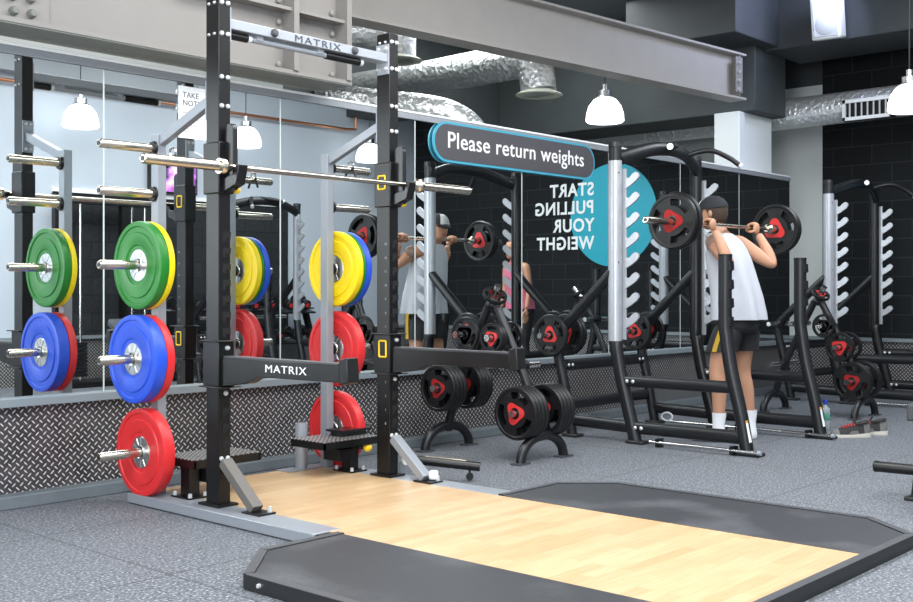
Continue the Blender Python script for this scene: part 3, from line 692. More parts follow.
# landmine sleeve
t = thing('landmine_attachment', (4.62, 4.42, .05), 'black pivoting landmine bar sleeve with a small wheel at the foot of the right post', 'bar holder')
a, b = Vector((4.55, 4.47, .125)), Vector((4.80, 4.14, .085))
d = (b - a).normalized()
MB().tube([a, b], .027, 16).bar(a + d * .1 + z3 * .028, b - d * .08 + z3 * .028, .012, .008, 1).build('sleeve', ['black', 'steel'], t)
MB().lathe([(0, -.035), (.03, -.035), (.034, -.03), (.034, .03), (.03, .035), (0, .035)], a - d * .012, (d.y, -d.x, 0), 18).build('pivot', 'bolt', t)
MB().lathe([(0, -.012), (.02, -.012), (.022, -.008), (.022, .008), (.02, .012), (0, .012)], b - d * .06 - z3 * .062, (d.y, -d.x, 0), 14).cyl(b - d * .06 - z3 * .02, b - d * .06 - z3 * .06, .006, 8).build('wheel', 'rubber', t)
MB().bb((4.46, 4.42, .003), (4.6, 4.56, .012)).box((4.53, 4.49, .06), (.05, .05, .1), rz=.9).build('mount', 'grey', t)
tag(MB().box((4.40, 4.13, .089), (.055, .045, .05), rz=.4).build('tape_roll', 'paper', bevel=.012), 'small white chalk block on the grey rail by the right brace', 'chalk')

# ================================================================== WEIGHT PLATES (three grip)
PLATE_CACHE = {}
def grip_meshes(Rp, w):
    """returns (body mesh, insert mesh, ring mesh) centred at origin, axis x, thickness w"""
    key = (Rp, w)
    if key in PLATE_CACHE: return PLATE_CACHE[key]
    NA = 72; rad = [.0275, .19 * Rp + .012, .34 * Rp, .44 * Rp, .54 * Rp, .66 * Rp, .80 * Rp, .97 * Rp]
    bm = bmesh.new(); ring = [[bm.verts.new((0, r * math.cos(2 * PI * j / NA), r * math.sin(2 * PI * j / NA))) for j in range(NA)] for r in rad]
    hole = []
    def is_hole(i, j):
        ph = ((j + .5) / NA * 3) % 1      # 0 at spoke centre
        dd = abs(ph - .5)                 # 0 at hole centre
        return i in (4, 5) and dd < .31
    for i in range(len(rad) - 1):
        for j in range(NA):
            if is_hole(i, j): continue
            k = (j + 1) % NA; bm.faces.new((ring[i][j], ring[i][k], ring[i + 1][k], ring[i + 1][j]))
    q = bmesh.ops.extrude_face_region(bm, geom=bm.faces[:])
    bmesh.ops.translate(bm, vec=(w * .72, 0, 0), verts=[v for v in q['geom'] if isinstance(v, bmesh.types.BMVert)])
    bmesh.ops.translate(bm, vec=(-w * .36, 0, 0), verts=bm.verts)
    loose = [v for v in bm.verts if not v.link_faces]; bmesh.ops.delete(bm, geom=loose, context='VERTS')
    bmesh.ops.recalc_face_normals(bm, faces=bm.faces)
    mb = MB(); mb.bm.free(); mb.bm = bm
    hw = w / 2
    mb.lathe([(.85 * Rp, -hw + .003), (.87 * Rp, -hw), (.96 * Rp, -hw), (.985 * Rp, -hw * .6), (Rp, -hw * .25), (Rp, hw * .25), (.985 * Rp, hw * .6), (.96 * Rp, hw), (.87 * Rp, hw), (.85 * Rp, hw - .003)], (0, 0, 0), (1, 0, 0), NA, closed=True)
    def fin(mb, nm, m_):
        bmesh.ops.recalc_face_normals(mb.bm, faces=mb.bm.faces); me = bpy.data.meshes.new(nm); mb.bm.to_mesh(me); mb.bm.free()
        me.materials.append(M[m_]); me.set_sharp_from_angle(angle=R(38)); return me
    body = fin(mb, 'weight_plate', 'rubber')
    kr = 1.25 if Rp < .13 else 1.0
    ins = MB(); pts = []
    for k in range(3):
        a0 = 2 * PI * k / 3
        for s_ in range(-3, 4):
            a = a0 + s_ * .16; r = kr * (.45 * Rp - .008 * Rp * s_ * s_)
            pts.append((r * math.cos(a), r * math.sin(a)))
        am = a0 + PI / 3; pts.append((.315 * kr * Rp * math.cos(am), .315 * kr * Rp * math.sin(am)))
    for sd_ in (-1, 1):
        n_ = len(pts); A = [ins.bm.verts.new((sd_ * w * .40, y, z)) for y, z in pts]
        B = [ins.bm.verts.new((sd_ * w * .40, .0285 * math.cos(2 * PI * j / n_), .0285 * math.sin(2 * PI * j / n_))) for j in range(n_)]
        for j in range(n_):
            k = (j + 1) % n_; ins.bm.faces.new((A[j], A[k], B[k], B[j]))
    # give thickness
    q = bmesh.ops.solidify(ins.bm, geom=ins.bm.faces[:], thickness=.002)
    ins_me = fin(ins, 'insert', 'redpl')
    rr_ = .031 if Rp < .13 else .037
    rg = MB().lathe([(.0262, -w * .42), (rr_, -w * .42), (rr_, w * .42), (.0262, w * .42)], (0, 0, 0), (1, 0, 0), 24, closed=True)
    ring_me = fin(rg, 'bore_ring', 'black_s')
    PLATE_CACHE[key] = (body, ins_me, ring_me); return PLATE_CACHE[key]
def grip_plate(c, Rp, w, label, group=None, rx=0, rot=None):
    t = thing('weight_plate', c, label, 'weight plate', group)
    if rot is not None: t.rotation_euler = rot
    else: t.rotation_euler = (rx, 0, 0)
    for nm, me in zip(('rubber_body', 'red_insert', 'bore_ring'), grip_meshes(Rp, w)):
        o = bpy.data.objects.new(nm, me); COL.objects.link(o); o.parent = t
    return t

# ================================================================== WEIGHT TREES
def weight_tree(X, Yf, label):
    """front foot at Yf, rear foot at Yf+.83"""
    Ya = Yf + .42; Yr = Yf + .83
    t = thing('weight_tree', (X, Ya, 0), label, 'weight rack')
    for Y in (Yf, Yr):
        pts = [(X - .225 * math.cos(PI * k / 16), Y, .01 + .155 * math.sin(PI * k / 16)) for k in range(17)]
        ft = MB().tube(pts, .032, 14).build('foot', 'iron', t)
        for s_ in (-1, 1): MB().bb((X + s_ * .225 - .06, Y - .035, 0), (X + s_ * .225 + .06, Y + .035, .012)).build('foot_pad', 'mat_lip', ft)
    MB().tube([(X, Yf, .13), (X, Yf + .06, .32), (X, Yf + .18, .60), (X, Ya - .03, 1.0)], .03, 14, 0, 6).build('pole', 'iron', t)
    MB().tube([(X, Yr, .13), (X, Yr - .06, .32), (X, Yr - .18, .60), (X, Ya + .03, 1.0)], .03, 14, 0, 6).build('pole', 'iron', t)
    MB().ball((X, Ya, 1.0), .05, (1, 1, .8)).build('apex', 'iron', t)
    TH = {}
    for key, y, z, L in (('front_low', Yf + .06, .316, .22), ('front_mid', Yf + .185, .605, .16), ('front_high', Yf + .33, .785, .14), ('rear_low', Yr - .09, .436, .22), ('rear_high', Yr - .24, .80, .16)):
        h = MB().tube([(X - .03 - L, y, z), (X + .03 + L, y, z)], .0235, 16).build('horn', 'chrome', t)
        MB().lathe([(.0, -.06), (.036, -.06), (.036, .06), (0, .06)], (X, y, z), (1, 0, 0), 16).build('horn_sleeve', 'iron', h)
        TH[key] = (y, z)
    dv = Vector((-.35, -.15, 1)).normalized() * -1
    top = Vector((X, Ya, 1.02)); tv = Vector((-.25, -.55, .75)).normalized()
    MB().tube([top, top + tv * .14], .0235, 14).build('top_horn', 'chrome', t)
    return TH, top, tv
TG1, TG2 = 'weight plates on the nearer weight tree', 'weight plates on the further weight tree'
X1 = 5.66
th, top, tv = weight_tree(X1, 4.35, 'black A-frame weight tree beside the half rack, loaded with black plates')
def stack(X, key, th, side, n, Rp, w, where, grp, x0=.066):
    y, z = th[key]
    for k in range(n):
        pos = 'against the pole' if k == 0 and n > 1 else ('outermost' if k == n - 1 and n > 1 else ('the only one' if n == 1 else ('second from the pole' if k == 1 else 'third from the pole')))
        grip_plate((X + side * (x0 + w * (k + .5) + .001 * k), y, z), Rp, w, 'black plate on %s, %s' % (where, pos), grp, rx=R(30 + 120 * 0 + 25 * k if side > 0 else -90 + 7 * k))
stack(X1, 'front_low', th, -1, 4, .172, .036, 'low front horn of nearer tree, half rack side', TG1)
stack(X1, 'front_low', th, 1, 4, .172, .036, 'low front horn of nearer tree, far side', TG1)
stack(X1, 'front_high', th, -1, 2, .098, .03, 'upper front horn of nearer tree, half rack side', TG1)
stack(X1, 'front_high', th, 1, 1, .105, .03, 'upper front horn of nearer tree, far side', TG1)
stack(X1, 'rear_low', th, -1, 4, .16, .034, 'low rear horn of nearer tree, half rack side', TG1)
stack(X1, 'rear_low', th, 1, 4, .16, .034, 'low rear horn of nearer tree, far side', TG1)
stack(X1, 'rear_high', th, -1, 1, .12, .03, 'upper rear horn of nearer weight tree', TG1)
q = tv.to_track_quat('X', 'Z').to_euler()
grip_plate(top + tv * .055, .085, .028, 'small black plate tilted on the top peg of the nearer weight tree', TG1, rot=q)
X2 = 9.42
th, top, tv = weight_tree(X2, 3.75, 'black A-frame weight tree between the two squat racks')
stack(X2, 'front_low', th, -1, 2, .168, .036, 'low front horn of further tree, lifter side', TG2)
stack(X2, 'front_low', th, 1, 2, .168, .036, 'low front horn of further tree, far side', TG2)
stack(X2, 'front_mid', th, -1, 1, .128, .034, 'middle front horn of further tree, lifter side', TG2)
stack(X2, 'front_mid', th, 1, 1, .128, .034, 'middle front horn of further tree, far side', TG2)
stack(X2, 'front_high', th, -1, 1, .104, .032, 'upper front horn of further weight tree', TG2)
grip_plate(top + tv * .055, .085, .028, 'small black plate tilted on the top peg of the further weight tree', TG2, rot=q)

# ================================================================== SQUAT RACKS
RX0, RX1 = 6.745, 7.90
def squat_rack():
    t = thing('squat_rack', ((RX0 + RX1) / 2, 4.2, 0), 'black squat rack with silver uprights around the man lifting', 'squat rack', 'squat racks')
    for i, X in enumerate((RX0, RX1)):
        o_ = -1 if i == 0 else 1
        # tall upright
        MB().tube([(X, 4.34, .0), (X, 4.40, .22), (X, 4.47, .48), (X, 4.515, .72), (X, 4.52, .80), (X, 4.52, 2.14)], .05, 18, 0, 5, rb=.04).lathe([(.05, 0), (.045, .035), (0, .04)], (X, 4.52, 2.14), n=18).build('tall_upright', 'iron' if i == 0 else 'black', t)
        if i == 0:
            sv = MB().tube([(X, 4.52, .73), (X, 4.52, 2.04)], .0535, 20, rb=.0435).build('silver_sleeve', 'silver', t)
            MB().lathe([(0, -.004), (.007, -.003), (.008, 0)], (X - .02, 4.475, 1.95), (0, 1, 0), 8).lathe([(0, -.004), (.007, -.003), (.008, 0)], (X - .02, 4.475, 1.3), (0, 1, 0), 8).build('screw', 'mat_edge', sv)
        # hook plate with prongs
        hx = X + (.035 if i == 0 else .03)
        sn = MB().bb((hx - .006, 4.445, .74), (hx + .006, 4.485, 1.98))
        for k in range(8):
            z = .86 + k * .145
            pts = [(4.46, z - .045), (4.405, z - .016), (4.355, z + .018), (4.336, z + .044), (4.343, z + .068), (4.366, z + .078), (4.388, z + .066), (4.415, z + .040), (4.44, z + .034), (4.46, z + .07)]
            sn.prism([(hx - .008, y, zz) for y, zz in pts], (.016, 0, 0))
        sn.build('hook_plate', 'silver', t)
        # short spotter post
        sh = MB().tube([(X, 3.47, .0), (X, 3.515, .25), (X, 3.59, .56), (X, 3.625, .78), (X, 3.635, .9), (X, 3.635, 1.335)], .047, 18, 0, 5, rb=.04).build('short_post', 'iron', t)
        for k in range(4):
            z = .86 + k * .125
            MB().prism([(X - .025, 3.581, z), (X - .025, 3.605, z - .012), (X - .025, 3.61, z + .05), (X - .025, 3.584, z + .06)], (.05, 0, 0)).build('notch', 'rubber', sh)
        MB().tube([(X, 3.635, 1.325), (X, 3.635, 1.342)], .049, 18, rb=.042).build('post_cap', 'rubber', sh)
        MB().box((X, 3.45, .012), (.10, .17, .024)).build('foot', 'mat_edge', sh, bevel=.008)
        MB().box((X - .018, 3.452, .155), (.03, .004, .13), rx=R(-11)).box((X - .018, 3.466, .226), (.03, .0045, .016), rx=R(-11), mi=1).build('warning_sticker', ['paper', 'orange'], sh)
        MB().box((X, 4.33, .012), (.10, .15, .024)).build('foot', 'mat_edge', t, bevel=.008)
        # side bars
        MB().tube([(X, 4.45, .445), (X, 3.53, .445)], .028, 14, rb=.042).build('upper_side_bar', 'iron', t)
        bolts('side_bolt', t, [((X - .028, y, z), (-1, 0, 0)) for y, z in ((4.40, .445), (4.35, .445), (4.33, .115), (4.28, .115))], .014, .008)
        MB().tube([(X, 4.92, .13), (X, 4.36, .115), (X, 3.47, .115)], .03, 14, rb=.046).build('lower_side_bar', 'iron', t)
        # rear brace and leg
        MB().tube([(X, 4.51, 1.26), (X, 4.78, 1.01), (X, 4.98, .82), (X, 5.04, .74), (X, 5.03, .6), (X, 4.97, .36), (X, 4.90, 0)], .040, 16, 0, 5).build('rear_brace', 'iron', t)
        MB().box((X, 4.90, .012), (.10, .14, .024)).build('foot', 'mat_edge', t, bevel=.008)
        for z, y in ((.76, 5.03),):
            h = MB().tube([(X - .24, y, z), (X + .24, y, z)], .022, 14).build('storage_horn', 'chrome', t)
            MB().lathe([(0, -.05), (.036, -.05), (.036, .05), (0, .05)], (X, y, z), (1, 0, 0), 16).build('horn_sleeve', 'iron', h)
        # chrome floor rod
        rx_ = X - .075
        rd = MB().tube([(rx_, 4.18 if i == 0 else 4.72, .035), (rx_, 3.36, .035)], .011, 10).build('floor_rod', 'chrome', t)
        MB().lathe([(0, 0), (.015, 0), (.015, .025), (0, .025)], (rx_, 3.36, .035), (0, -1, 0), 14).build('rod_tip', 'lgrey', rd)
        for yb in (3.53, 4.1): MB().bb((rx_ - .01, yb, .005), (X - .02, yb + .03, .06)).build('rod_bracket', 'black', rd)
        if i == 1:
            MB().tube([(rx_ + .004 * math.sin(a), 4.74 + .05 * math.cos(a), .07 + .032 * math.sin(a)) for a in [2 * PI * k / 20 for k in range(21)]], .007, 8, cap=False).build('white_loop', 'plastic', rd)
    # rear cross bars and top arch
    MB().tube([(RX0, 5.0, .53), (RX1, 5.0, .53)], .022, 14, rb=.042).build('rear_cross_bar', 'iron', t)
    MB().tube([(RX0, 4.95, .235), (RX1, 4.95, .235)], .022, 14, rb=.04).build('rear_cross_bar', 'iron', t)
    bolts('cross_bar_bolt', t, [((xx, 4.978, .53), (0, -1, 0)) for xx in (RX0 + .06, RX0 + .11, RX1 - .06, RX1 - .11)], .013, .008)
    w = RX1 - RX0
    arch = MB().tube([(RX0 + .03, 4.50, 2.06), (RX0 + .12, 4.47, 2.09), (RX0 + .35, 4.42, 2.15), (RX0 + .58, 4.40, 2.165), (RX1 - .35, 4.42, 2.15), (RX1 - .12, 4.47, 2.09), (RX1 - .03, 4.50, 2.06)], .034, 16, 0, 4, rb=.052).build('pull_up_arch', 'iron', t)
    a, b = Vector((RX0 + .66, 4.40, 2.20)), Vector((RX0 + .40, 4.30, 2.165))
    hn = MB().tube([a, b], .02, 12).build('grip_bar', 'rubber', arch)
    dd = (b - a).normalized(); MB().tube([b - dd * .005, b + dd * .012], .024, 12).build('grip_tip', 'bolt', hn)
    X = RX1
    MB().tube([(X - .34, 4.44, 2.13), (X - .30, 4.34, 2.165), (X - .24, 4.24, 2.175), (X - .16, 4.14, 2.12), (X - .12, 4.07, 2.06)], .02, 12, 0, 5).lathe([(0, -.004), (.022, -.004), (.022, .014), (0, .014)], (X - .12, 4.07, 2.06), (.4, -.7, -.6), 12, 1).build('angled_handle', ['rubber', 'bolt'], arch)
    return t
sq1 = squat_rack()
sq2 = copy_tree(sq1); sq2.location.x += 3.71; sq2['label'] = 'black squat rack with silver uprights by the black block wall, cut by the right edge'
sq3 = copy_tree(sq1); sq3.location = (8.3, .55, 0); sq3.rotation_euler = (0, 0, PI); sq3['label'] = 'squat rack on the opposite side of the room, only seen in the mirror'

# plates on the squat rack storage horns
SG = 'plates stored on the squat rack'
y, z = 5.03, .76
grip_plate((RX0 - .10, y, z), .158, .036, 'black plate with red triangle on the outer left storage horn, left of the lifter', SG, rx=R(90))
grip_plate((RX0 + .10, y, z), .158, .036, 'black plate on the inner side of the left storage horn', SG, rx=R(20))
grip_plate((RX0 + .14, y, z), .158, .036, 'second black plate in from the left storage horn', SG, rx=R(50))
grip_plate((RX1 - .10, y, z), .158, .036, 'black plate with red triangle behind the diagonal brace, left of the lifter legs', SG, rx=R(75))
grip_plate((RX1 + .10, y, z), .158, .036, 'black plate on the outer side of the right storage horn, behind the lifter', SG, rx=R(40))

# ================================================================== PEOPLE
def head_into(mb, c, rot, s=1.0):
    """face looks along local +y; c is the head centre; skin 0, eye 1, lip 2"""
    rows = [(-.118, .020, .052, .0), (-.112, .036, .070, -.01), (-.095, .050, .086, -.045), (-.07, .058, .092, -.07), (-.04, .066, .094, -.086), (-.01, .071, .093, -.094), (.02, .074, .094, -.098), (.05, .073, .092, -.097), (.08, .066, .082, -.088), (.102, .048, .06, -.066), (.114, .022, .024, -.032)]
    n = 24; rings = []
    for z, hw, fy, by in rows:
        r = []
        for j in range(n):
            a = 2 * PI * j / n; ca, sa = math.cos(a), math.sin(a)
            cy = (fy + by) / 2; ry = (fy - by) / 2
            x = hw * math.copysign(abs(ca) ** .85, ca); y = cy + ry * math.copysign(abs(sa) ** .85, sa)
            r.append(c + rot @ (Vector((x, y, z)) * s))
        rings.append(r)
    mb.loft(rings)
    W = lambda x, y, z: c + rot @ (Vector((x, y, z)) * s)
    # nose, brow, eyes, mouth, ears
    mb.loft([[W(-.006, .092, .022), W(.006, .092, .022), W(.004, .1, .022), W(-.004, .1, .022)], [W(-.010, .09, -.01), W(.010, .09, -.01), W(.006, .114, -.012), W(-.006, .114, -.012)], [W(-.017, .088, -.03), W(.017, .088, -.03), W(.009, .120, -.028), W(-.009, .120, -.028)], [W(-.012, .088, -.036), W(.012, .088, -.036), W(.006, .108, -.036), W(-.006, .108, -.036)]])
    for sx in (-1, 1):
        mb.ball(W(sx * .031, .083, .012), .0115 * s, (1.25, .7, .75), 1, 10, rot)
        mb.tube([W(sx * .014, .092, .030), W(sx * .032, .091, .034), W(sx * .05, .078, .028)], .0055 * s, 6)
        mb.ball(W(sx * .076, -.008, -.008), .03 * s, (.32, .62, 1), 0, 12, rot)
    mb.tube([W(-.024, .086, -.062), W(-.01, .094, -.06), W(.01, .094, -.06), W(.024, .086, -.062)], [.004 * s, .006 * s, .006 * s, .004 * s], 6, 2)
    mb.tube([W(-.02, .086, -.069), W(0, .094, -.071), W(.02, .086, -.069)], .005 * s, 6, 2)
    return mb
def grip_hand(mb, x, by, bz, side):
    mb.ball((x, by - .034, bz - .004), .045, (.95, .42, 1.0), 0, 14)
    for k in range(4):
        ox = (k - 1.5) * .021; ln = (.9, 1.0, .97, .82)[k if side < 0 else 3 - k]
        mb.tube([(x + ox, by - .036, bz + .022), (x + ox, by - .014, bz + .032 * ln + .004), (x + ox, by + .018, bz + .024 * ln), (x + ox, by + .027, bz - .002), (x + ox, by + .014, bz - .022 * ln)], [.0095, .0095, .009, .0085, .007], 8, 0, 3)
    ti = x + (-side) * .044
    mb.tube([(ti + side * .012, by - .04, bz - .022), (ti, by - .02, bz - .03), (ti - side * .006, by + .008, bz - .026), (ti - side * .008, by + .024, bz - .012)], [.011, .0105, .0095, .008], 8, 0, 3)
def hang_hand(mb, c):
    c = Vector(c); mb.ball(c + Vector((0, 0, -.035)), .04, (.42, .85, 1.15), 0, 12)
    for k in range(4):
        oy = (1.5 - k) * .018; L = (.95, 1.05, 1, .8)[k]
        mb.tube([c + Vector((0, oy, -.07)), c + Vector((0, oy + .004, -.07 - .035 * L)), c + Vector((0, oy + .012, -.07 - .065 * L)), c + Vector((0, oy + .02, -.07 - .085 * L))], [.009, .0085, .008, .0065], 8, 0, 3)
    mb.tube([c + Vector((0, .03, -.02)), c + Vector((0, .048, -.05)), c + Vector((0, .054, -.085))], [.011, .0095, .008], 8, 0, 3)
def ring(cx, cy, z, a, b, n=28, fold=0, ph=0):
    return [Vector((cx + (a + fold * math.sin(7 * t + ph)) * math.cos(t), cy + (b + fold * math.sin(7 * t + ph + 1)) * math.sin(t), z)) for t in [2 * PI * j / n for j in range(n)]]

# ---- the lifting man, faces the mirror (+y); coordinates are world here
man = thing('person', (7.35, 3.88, 0), 'man in white sleeveless top and dark cap with a barbell across his shoulders', 'person')
BY, BZ = 3.92, 1.568
nodes = dict(pelvis=((7.35, 3.86, .94), .135), waist=((7.35, 3.875, 1.1), .12), chest=((7.35, 3.925, 1.29), .14), upchest=((7.35, 3.965, 1.42), .115), neck=((7.35, 4.005, 1.515), .060), skull=((7.345, 4.045, 1.62), .062),
    shl=((7.155, 3.965, 1.46), .066), ual=((7.09, 3.86, 1.37), .057), ell=((7.04, 3.765, 1.285), .043), fal=((7.035, 3.81, 1.39), .044), wrl=((7.03, 3.872, 1.525), .028),
    shr=((7.545, 3.965, 1.46), .066), uar=((7.62, 3.85, 1.365), .057), elr=((7.68, 3.735, 1.275), .043), far=((7.685, 3.79, 1.385), .044), wrr=((7.69, 3.872, 1.525), .028),
    hpl=((7.25, 3.865, .86), .098), tl=((7.215, 3.91, .68), .085), knl=((7.195, 3.945, .50), .062), cal=((7.195, 3.925, .36), .058), anl=((7.195, 3.93, .10), .036),
    hpr=((7.45, 3.86, .86), .098), tr=((7.48, 3.885, .68), .085), knr=((7.50, 3.905, .50), .062), car=((7.51, 3.87, .36), .058), anr=((7.52, 3.85, .10), .036))
edges = [('pelvis', 'waist'), ('waist', 'chest'), ('chest', 'upchest'), ('upchest', 'neck'), ('neck', 'skull'), ('upchest', 'shl'), ('shl', 'ual'), ('ual', 'ell'), ('ell', 'fal'), ('fal', 'wrl'), ('upchest', 'shr'), ('shr', 'uar'), ('uar', 'elr'), ('elr', 'far'), ('far', 'wrr'),
         ('pelvis', 'hpl'), ('hpl', 'tl'), ('tl', 'knl'), ('knl', 'cal'), ('cal', 'anl'), ('pelvis', 'hpr'), ('hpr', 'tr'), ('tr', 'knr'), ('knr', 'car'), ('car', 'anr')]
mb = MB().add_mesh(skin_mesh(nodes, edges, 'pelvis'))
for f in mb.bm.faces: f.smooth = True
HC = Vector((7.345, 4.06, 1.672)); HR = Matrix.Rotation(R(8), 3, 'Z') @ Matrix.Rotation(R(-6), 3, 'X')
head_into(mb, HC, HR, 1.0)
grip_hand(mb, 7.03, BY, BZ, -1); grip_hand(mb, 7.69, BY, BZ, 1)
mb.build('body', ['skin', 'eye', 'lip'], man, sharp=80)
# tattoo: darker patch on the left shoulder
mb = MB().ball((7.125, 3.925, 1.435), .064, (.9, 1, 1.05), 0, 14); mb.build('shoulder_tattoo', 'tattoo', man)
# top
rg = []
for z, cx, cy, a, b, fo in ((.885, 7.362, 3.862, .238, .18, .018), (.93, 7.36, 3.863, .235, .177, .017), (1.05, 7.355, 3.872, .224, .166, .013), (1.2, 7.352, 3.905, .213, .156, .009), (1.32, 7.35, 3.93, .205, .148, .003), (1.40, 7.35, 3.95, .192, .132, .001), (1.455, 7.35, 3.965, .165, .115, 0), (1.495, 7.35, 3.985, .128, .09, 0), (1.515, 7.35, 3.995, .098, .075, 0)):
    rg.append(ring(cx, cy, z, a, b, 56, fo, z * 2))
MB().loft(rg, cap=(False, False)).build('sleeveless_top', 'shirt', man, sharp=80)
# shorts
mb = MB()
mb.loft([ring(7.352, 3.862, .985, .165, .125, 28), ring(7.352, 3.862, .93, .185, .14, 28), ring(7.352, 3.862, .84, .198, .145, 28), ring(7.35, 3.868, .79, .19, .13, 28)], cap=(True, True))
for pts in ([(7.262, 3.866, .86, .102), (7.238, 3.885, .78, .114), (7.222, 3.905, .70, .116), (7.216, 3.912, .655, .118)], [(7.442, 3.862, .86, .102), (7.468, 3.872, .78, .114), (7.482, 3.885, .70, .116), (7.486, 3.89, .655, .118)]):
    mb.loft([ring(x, y, z, r, r * .98, 24, .004, z * 9) for x, y, z, r in pts], cap=(True, True))
sh = mb.build('shorts', 'shorts', man, sharp=80)
mb = MB()
mb.loft([[Vector((x - r * math.cos(a), y - r * math.sin(a), z)) for a in (-.12, .02, .16)] + [Vector((x - (r - .02) * math.cos(a), y - (r - .02) * math.sin(a), z)) for a in (.16, .02, -.12)] for x, y, z, r in ((7.352 + .06, 3.862, .93, .262), (7.262, 3.866, .86, .128), (7.238, 3.885, .78, .124), (7.222, 3.905, .70, .125), (7.216, 3.912, .658, .127))])
mb.build('side_stripe', 'stripe', sh)
# socks
for x, y, yaw in ((7.195, 3.93, .18), (7.52, 3.85, -.25)):
    rot = Matrix.Rotation(yaw, 3, 'Z'); W = lambda px, py, pz: Vector((x, y, 0)) + rot @ Vector((px, py, pz))
    mb = MB()
    mb.loft([[W(r * math.cos(t), dy + r * 1.1 * math.sin(t), z) for t in [2 * PI * j / 16 for j in range(16)]] for z, r, dy in ((.215, .047, -.004), (.19, .045, -.004), (.13, .040, 0), (.085, .041, 0), (.05, .042, -.008), (.012, .040, -.012), (0, .03, -.012))], cap=(False, True))
    mb.loft([[W(hw * math.cos(t), yy, max(0.0, hz + hh * math.sin(t))) for t in [2 * PI * j / 14 for j in range(14)]] for yy, hw, hh, hz in ((-.05, .02, .02, .03), (-.035, .034, .036, .036), (.0, .038, .045, .045), (.06, .043, .036, .036), (.12, .048, .026, .026), (.17, .044, .02, .021), (.195, .028, .013, .016), (.203, .012, .007, .013))])
    mb.build('sock', 'sock', man, sharp=80)
# hair and cap
W = lambda x, y, z: HC + HR @ Vector((x, y, z))
rows = [(-.085, .054, .0, -.08), (-.06, .07, .0, -.099), (-.03, .080, .005, -.111), (.0, .084, .01, -.116), (.04, .085, .03, -.116)]
rr = []
for z, hw, fy, by in rows:
    n = 16; r_ = []
    for j in range(n + 1):
        a = PI + PI * j / n; r_.append(W(hw * math.cos(a), fy + (fy - by) * math.sin(a), z))
    for j in range(n + 1):
        a = 2 * PI - PI * j / n; r_.append(W(hw * .86 * math.cos(a), fy + (fy - by) * .86 * math.sin(a), z))
    rr.append(r_)
hr_ = MB().loft(rr).build('hair', 'hair', man, sharp=80)
cr = []
for k in range(9):
    a = (PI / 2) * k / 8.2; r_ = []
    for j in range(28):
        t_ = 2 * PI * j / 28; r_.append(W(.089 * math.cos(a) * math.cos(t_), -.004 + .115 * math.cos(a) * math.sin(t_), .028 + .098 * math.sin(a)))
    cr.append(r_)
cp = MB().loft(cr).ball(W(0, 0, .127), .009, mi=0, n=8).build('cap', 'cap', man, sharp=80)
fr = []
for k in range(7):
    a = (PI / 2) * k / 8.2; fr.append([W(.0905 * math.cos(a) * math.cos(t_), -.003 + .1165 * math.cos(a) * math.sin(t_), .0285 + .0985 * math.sin(a)) for t_ in [PI * (.3 + .4 * j / 12) for j in range(13)]] + [W(.08 * math.cos(a) * math.cos(t_), -.001 + .102 * math.cos(a) * math.sin(t_), .0285 + .093 * math.sin(a)) for t_ in [PI * (.7 - .4 * j / 12) for j in range(13)]])
MB().loft(fr).build('cap_front_panel', 'capw', cp, sharp=80)
br = []
for ly, wd, dz in ((.06, .076, 0), (.1, .074, .002), (.135, .064, -.006), (.165, .046, -.016), (.178, .02, -.021)):
    br.append([W(wd * (j / 6 - 1) if True else 0, ly - .05 * (abs(j / 6 - 1) ** 2) * (1 if ly > .1 else .2), .028 + dz - .018 * abs(j / 6 - 1) ** 2) for j in range(13)] + [W(wd * (1 - j / 6), ly - .05 * (abs(1 - j / 6) ** 2) * (1 if ly > .1 else .2), .034 + dz - .018 * abs(1 - j / 6) ** 2) for j in range(13)])
MB().loft(br).build('cap_brim', 'cap', cp, sharp=80)

# ---- his barbell
bar2 = barbell(None, BY, BZ, 6.2, 'barbell across the shoulders of the man in the white top')
bar2.rotation_euler = (0, R(-.4), 0)
LG = 'plates on the lifted barbell'
grip_plate((6.615 - .022, BY, BZ + .003 - .0), .198, .044, 'large black plate on the left of the lifted barbell, nearest the collar', LG, rx=R(15))
grip_plate((6.570 - .022, BY, BZ), .190, .040, 'black plate outermost on the left end of the lifted barbell', LG, rx=R(60))
grip_plate((8.06 + .022, BY, BZ + .004), .198, .044, 'black plate with red triangle on the right end of the lifted barbell', LG, rx=R(90))
grip_plate((8.106 + .022, BY, BZ + .004), .190, .040, 'black plate outermost on the right end of the lifted barbell', LG, rx=R(10))

# ---- woman in pink, only in the mirror
wom = thing('person', (10.15, 2.75, 0), 'person in pink top and dark leggings standing out of frame, seen in the mirror', 'person')
wom.rotation_euler = (0, 0, R(100)); ORG[wom.name] = Vector((0, 0, 0))
nodes = dict(pelvis=((0, -.02, .92), .13), waist=((0, .0, 1.06), .10), chest=((0, .04, 1.24), .115), upchest=((0, .05, 1.35), .1), neck=((0, .06, 1.44), .05), skull=((0, .08, 1.53), .055),
    shl=((-.175, .05, 1.385), .052), ell=((-.215, .03, 1.12), .037), wrl=((-.225, .09, .88), .025), shr=((.175, .05, 1.385), .052), elr=((.215, .03, 1.12), .037), wrr=((.225, .09, .88), .025),
    hpl=((-.09, -.02, .85), .095), knl=((-.1, .02, .48), .06), cal=((-.1, 0, .34), .052), anl=((-.1, 0, .09), .035), hpr=((.09, -.02, .85), .095), knr=((.1, .02, .48), .06), car=((.1, 0, .34), .052), anr=((.1, 0, .09), .035))
